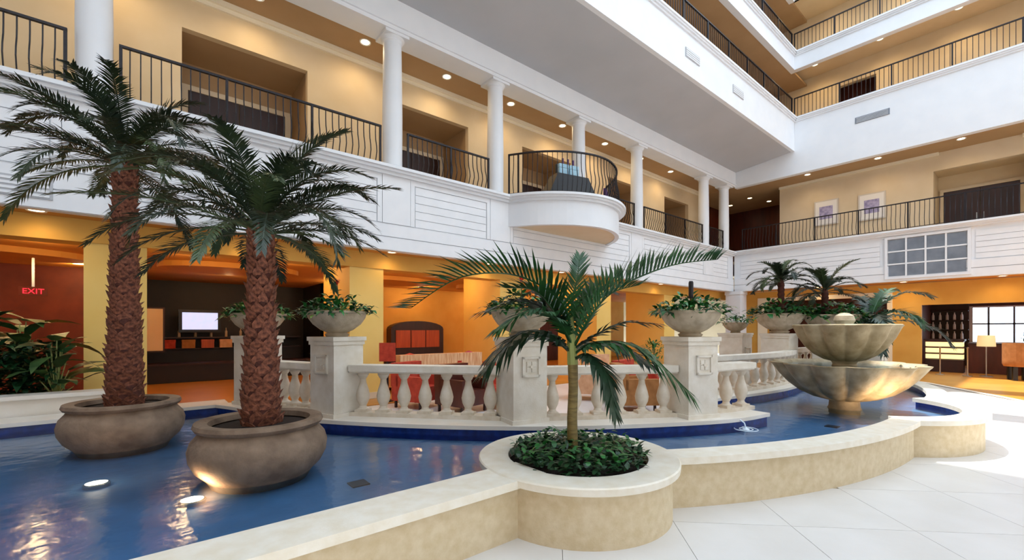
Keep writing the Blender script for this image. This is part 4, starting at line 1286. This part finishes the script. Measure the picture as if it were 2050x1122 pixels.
# bar in the dark alcove
t = thing('back_bar', 'dark back bar shelving with bottles and boxes in the alcove', 'shelving', (2.2, 17.4, 0))
MB().box(-2.2, 2.2, 0.1, 0.4, 0, 0.9).build('cabinet', DARKBAR, t)
for z in (0.9, 1.25):
    MB().box(-2.2, 2.2, 0.0, 0.4, z, z + 0.04).build('shelf', DARKWOOD, t)
tv = thing('television', 'wall-mounted television with a pale blue lit screen', 'television', (1.35, 17.2, 1.5), radians(4))
MB().box(-0.56, 0.56, 0, 0.06, -0.06, 0.66).build('casing', BLACK, tv)
MB().box(-0.47, 0.47, -0.006, 0.0, 0.03, 0.57).build('screen', SCREEN, tv)
MB().box(-0.05, 0.05, 0.06, 0.64, 0.2, 0.4).build('bracket', BLACK, tv)
R = random.Random(30)
bx_l = ['red', 'tan', 'orange', 'peach', 'brown', 'cream']
for k in range(6):
    m_ = [REDFAB, TANFAB, ORANGEWOOD, PEACH, MAHOG, CREAM][k]
    t = thing('carton', '%s carton on the back bar under the television' % bx_l[k], 'box', (0.55 + 0.5 * k, 17.35, 0.94))
    MB().box(-0.17, 0.17, -0.13, 0.13, 0, 0.2).build('box_body', m_, t)
    MB().box(-0.175, 0.175, -0.135, 0.135, 0.2, 0.27).build('lid', m_, t)
bot_me = MB().lathe([(0.04, 0), (0.04, 0.18), (0.015, 0.23), (0.015, 0.3)], 10, cap0=True, cap1=True).mesh('bottle', BOWL, True)
for k in range(7):
    o = inst(bot_me, 'bottle', None, (0.4 + 0.42 * k, 17.5, 1.29))
    tag(o, '%s bottle from the left on the shelf below the television' % ORD[k], 'bottle', 'bottles on the back bar')
t = thing('wall_panel', 'gold panel on the left side of the bar alcove', 'panel', (-0.05, 15.5, 0.95))
MB().box(-0.3, 0.42, -0.04, 0.0, 0, 1.15).build('panel_face', GOLD, t)
MB().box(-0.34, 0.46, -0.03, 0.02, -0.04, 1.19).build('panel_frame', DARKWOOD, t)
t = thing('bar_counter', 'dark wooden bar counter in the alcove', 'counter', (2.2, 16.2, 0))
MB().box(-2.3, 2.2, -0.3, 0.3, 0, 0.5).build('counter_body', DARKBAR, t)
MB().box(-2.35, 2.25, -0.36, 0.36, 0.5, 0.55).build('counter_top', DARKWOOD, t)

# arched cabinet, sofa, chairs, lamps in the middle of the lobby
t = thing('arched_cabinet', 'dark cabinet with an arched top and orange doors', 'cabinet', (8.0, 15.2, 0))
pts = [(-1.1, 0.55), (-1.1, 1.55)] + [(-1.1 * cos(k * pi / 12), 1.55 + 0.3 * sin(k * pi / 12)) for k in range(1, 12)] + [(1.1, 1.55), (1.1, 0.55)]
mb = MB()
nn_ = len(pts)
mb.add([(x, 0.0, z) for x, z in pts] + [(x, 0.4, z) for x, z in pts], [tuple(range(nn_)), tuple(range(2 * nn_ - 1, nn_ - 1, -1))] + [(i, (i + 1) % nn_, nn_ + (i + 1) % nn_, nn_ + i) for i in range(nn_)])
mb.build('cabinet_body', DARKWOOD, t)
for k in range(3):
    MB().box(-0.92 + k * 0.62, -0.34 + k * 0.62, -0.03, 0.0, 0.85, 1.5).build('door_panel', ORANGEWOOD, t)
MB().box(-1.2, 1.2, -0.1, 0.4, 0.0, 0.55).build('plinth', DARKWOOD, t)


def sofa(label, x, y, rot, m_, wd=1.9):
    t = thing('sofa', label, 'sofa', (x, y, 0), rot)
    MB().box(-wd / 2, wd / 2, -0.4, 0.4, 0.1, 0.42).build('seat', m_, t)
    MB().box(-wd / 2, wd / 2, 0.22, 0.45, 0.42, 0.92).build('backrest', m_, t)
    for s in (-1, 1):
        MB().box(s * wd / 2, s * (wd / 2 - 0.2), -0.4, 0.4, 0.42, 0.66).build('armrest', m_, t)
    for k in range(4):
        inst(lg, 'leg', t, ((-1) ** k * (wd / 2 - 0.1), (-0.32 if k < 2 else 0.32), 0), scale=(1, 1, 0.25))
    return t


STRIPE = mat('striped_fabric', '#e8c49a', '#c98b5c', 3, 0.9, stretch=(14, 1, 1))
sofa('peach striped sofa behind the middle balustrade', 5.85, 10.2, pi, STRIPE, 2.4)
t = thing('cushion', 'magenta cushion at the right end of the striped sofa', 'cushion', (6.75, 9.95, 0.80))
MB().lathe([(0.001, -0.16), (0.14, -0.12), (0.2, 0.0), (0.14, 0.12), (0.001, 0.16)], 4).build('cushion_body', mat('magenta_fabric', '#a83a5a', None, rough=0.9), t)
t = thing('cushion', 'dark red cushion at the left end of the striped sofa', 'cushion', (5.0, 9.95, 0.80))
MB().lathe([(0.001, -0.16), (0.14, -0.12), (0.2, 0.0), (0.14, 0.12), (0.001, 0.16)], 4).build('cushion_body', REDFAB, t)


def armchair(label, x, y, rot, m_):
    t = thing('armchair', label, 'chair', (x, y, 0), rot)
    MB().box(-0.36, 0.36, -0.36, 0.36, 0.14, 0.42).build('seat', m_, t)
    MB().box(-0.36, 0.36, 0.2, 0.38, 0.42, 0.88).build('backrest', m_, t)
    for s in (-1, 1):
        MB().box(s * 0.36, s * 0.24, -0.36, 0.25, 0.42, 0.62).build('armrest', m_, t)
    for k in range(4):
        inst(lg, 'leg', t, ((-1) ** k * 0.3, (-0.3 if k < 2 else 0.3), 0), scale=(1, 1, 0.35))


armchair('red armchair behind the left end of the middle balustrade', 4.2, 8.0, 0.4, REDFAB)
armchair('orange-red armchair behind the middle balustrade', 5.5, 6.9, -0.5, REDFAB)
armchair('brown armchair behind the middle balustrade', 4.6, 7.0, 0.2, MAHOG)
armchair('pink armchair behind the feather palm', 7.6, 6.5, 0.6, PEACH)
armchair('peach armchair right of the feather palm', 9.0, 7.2, -0.3, PEACH)
armchair('red armchair behind the right balustrade', 8.0, 5.5, 0.2, REDFAB)
armchair('wooden brown armchair behind the right balustrade', 7.2, 5.0, 0.9, TANFAB)
t = thing('side_table', 'small dark side table behind the middle balustrade', 'table', (5.0, 7.7, 0))
MB().lathe([(0.3, 0.55), (0.32, 0.57), (0.3, 0.59), (0.001, 0.59)], 20).build('table_top', DARKWOOD, t, True)
MB().lathe([(0.18, 0.0), (0.16, 0.03), (0.03, 0.06), (0.03, 0.55)], 14).build('table_leg', DARKWOOD, t, True)
t = thing('table_vase', 'orange-red vase on the small dark side table', 'vase', (5.0, 7.7, 0.59))
MB().lathe([(0.05, 0), (0.1, 0.08), (0.12, 0.16), (0.08, 0.24), (0.04, 0.28), (0.05, 0.3)], 18, cap0=True).build('vase_body', REDFL, t, True)
t = thing('red_screen_panel', 'small red sign panel beside the second pillar', 'sign', (4.0, 9.0, 0))
MB().box(-0.02, 0.02, -0.02, 0.02, 0, 0.85).build('stand_pole', IRON, t)
MB().box(-0.17, 0.17, -0.015, 0.015, 0.85, 1.25).build('panel_face', REDFAB, t, rotz=-0.6)
MB().lathe([(0.14, 0), (0.14, 0.02), (0.02, 0.03)], 16, cap0=True).build('stand_foot', IRON, t)
# indoor plants
for k, (x, y, h, lab) in enumerate(((8.9, 12.6, 1.0, 'yellow-green potted plant left of the third pillar'), (9.6, 13.2, 1.0, 'bushy potted plant beside the third pillar'), (12.6, 8.0, 0.7, 'low green plant behind the right balustrade'), (2.9, 9.2, 0.75, 'dark leafy plant left of the second pillar'))):
    t = thing('potted_plant', lab, 'plant', (x, y, 0))
    MB().lathe([(0.16, 0), (0.22, 0.35), (0.24, 0.4), (0.2, 0.4)], 20, cap0=True).build('pot', BOWL, t, True)
    mb = MB()
    for j in range(170):
        a = R.uniform(0, 2 * pi); e = R.uniform(-0.2, 1.3); r = 0.4 * R.random()
        leaf(mb, Vector((r * cos(a), r * sin(a), 0.45 + R.uniform(0, h))), Vector((cos(a) * cos(e), sin(a) * cos(e), sin(e))), Vector((0, 0, 1)), R.uniform(0.14, 0.26), 0.06, 0.6, 3, 0.2)
    mb.build('foliage', (LEAFY, TROP, LEAF, LEAFD)[k], t)
    MB().tube([(0, 0, 0.38), (0.02, 0, 0.8), (0, 0, 0.45 + h * 0.8)], 0.02, 6).build('stem', CSTEM, t)
for k, (x, lab) in enumerate(((12.2, 'dark doorway in the lobby back wall behind the feather palm'), (15.4, 'dark doorway in the lobby back wall near the corner'))):
    d = thing('door_%d' % (7 + k), lab, 'door', (x, 15.58, 0), kind='structure')
    MB().box(-0.75, 0.75, -0.06, 0, 0, 2.1).build('door_leaf', MAHOG, d)
    MB().box(-0.87, -0.75, -0.08, 0, 0, 2.1).box(0.75, 0.87, -0.08, 0, 0, 2.1).box(-0.87, 0.87, -0.08, 0, 2.1, 2.22).build('door_frame', CROWN, d)

# ================================================================== BAR ROOM ON THE RIGHT
t = thing('glass_case', 'lit glass display case at the bar', 'display case', (22.3, 2.25, 0))
MB().box(-0.25, 0.25, -0.5, 0.5, 0, 0.45).build('case_base', DARKWOOD, t)
for k in range(3):
    MB().box(-0.24, 0.24, -0.48, 0.48, 0.48 + k * 0.22, 0.64 + k * 0.22).build('lit_shelf', GLOWGLASS, t)
    MB().box(-0.26, 0.26, -0.5, 0.5, 0.64 + k * 0.22, 0.68 + k * 0.22).build('shelf_edge', MAHOG, t)
MB().box(-0.28, 0.28, -0.53, 0.53, 1.12, 1.18).build('case_top', DARKWOOD, t)
t = thing('bar_counter', 'long mahogany bar counter under the bright window', 'counter', (22.6, 0.55, 0))
MB().box(-0.3, 0.3, -1.6, 1.1, 0, 1.0).build('counter_body', MAHOG, t)
MB().box(-0.36, 0.36, -1.65, 1.12, 1.0, 1.06).build('counter_top', DARKWOOD, t)
t = thing('bottle_shelf', 'dark shelf rack of glasses at the back of the bar', 'shelving', (26.5, 2.6, 0))
MB().box(0.1, 0.25, -0.65, 0.65, 0, 2.7).build('rack_back', DARKWOOD, t)
for z in (1.1, 1.5, 1.9, 2.3):
    MB().box(-0.15, 0.1, -0.65, 0.65, z, z + 0.03).build('shelf', DARKWOOD, t)
glass_me = MB().lathe([(0.05, 0), (0.045, 0.2), (0.02, 0.26), (0.02, 0.32)], 8, cap0=True, cap1=True).mesh('bar_bottle', PAPER, True)
q = 0
for z, nm in ((1.13, 'lowest'), (1.53, 'lower middle'), (1.93, 'upper middle')):
    for k in range(5):
        o = inst(glass_me, 'bar_bottle', None, (26.45, 2.15 + 0.22 * k, z))
        tag(o, '%s pale bottle from the right on the %s bar shelf' % (ORD[k], nm), 'bottle', 'bottles on the bar rack')
t = thing('table_lamp', 'lamp with a cream drum shade in front of the bar', 'lamp', (21.0, 1.15, 0))
MB().lathe([(0.16, 0), (0.16, 0.02), (0.015, 0.04), (0.015, 1.0)], 16, cap0=True).build('pole', METAL, t, True)
MB().lathe([(0.22, 0.98), (0.2, 1.34)], 24).build('lamp_shade', SHADE, t, True)
t = thing('bar_chair', 'tan barrel chair with dark legs near the right edge', 'chair', (20.2, 0.42, 0), radians(20))
MB().lathe([(0.33, 0.42), (0.36, 0.5), (0.36, 0.62), (0.3, 0.62), (0.001, 0.6)], 20, cap0=True).build('seat', TANFAB, t, True)
mb = MB()
prof = []
for j in range(2):
    for i in range(13):
        a = radians(-30 + 240 * i / 12)
        r = 0.36 if j == 0 else 0.30
        for z in (0.55, 1.12):
            prof.append((r * cos(a), r * sin(a), z))
fs = []
for i in range(12):
    a, b = 2 * i, 2 * i + 2
    fs += [(a, b, b + 1, a + 1), (26 + a, 26 + a + 1, 26 + b + 1, 26 + b), (a + 1, b + 1, 26 + b + 1, 26 + a + 1), (a, 26 + a, 26 + b, b)]
fs += [(0, 1, 27, 26), (24, 50, 51, 25)]
mb.add(prof, fs).build('backrest', TANFAB, t)
for k in range(4):
    MB().box(-0.05, 0.05, -0.05, 0.05, 0, 0.43).build('leg', BLACK, t, loc=(0.22 * cos(k * pi / 2 + 0.8), 0.22 * sin(k * pi / 2 + 0.8), 0))
t = thing('counter_flowers', 'dark flower arrangement on the bar counter', 'plant', (22.6, 0.3, 1.06))
MB().lathe([(0.06, 0), (0.1, 0.1), (0.07, 0.18)], 14, cap0=True).build('vase', BLACK, t, True)
mb = MB()
for j in range(70):
    a = R.uniform(0, 2 * pi); e = R.uniform(0, 1.4)
    leaf(mb, Vector((0, 0, 0.18)), Vector((cos(a) * cos(e), sin(a) * cos(e), sin(e))), Vector((0, 0, 1)), R.uniform(0.2, 0.42), 0.05, 0.5, 3)
mb.build('foliage', mat('dark_flower_leaf', '#33303f', None, rough=0.6), t)
for k, y in enumerate((2.2, 1.55)):
    t = thing('rope_post', '%s slim steel rope post in front of the bar' % ('left' if k == 0 else 'right'), 'post', (20.7, y, 0))
    MB().lathe([(0.12, 0), (0.12, 0.02), (0.02, 0.03), (0.02, 0.9), (0.04, 0.93), (0.001, 0.96)], 12, cap0=True).build('post_body', METAL, t, True)
print('tiles', cnt, 'objects', len(bpy.data.objects))
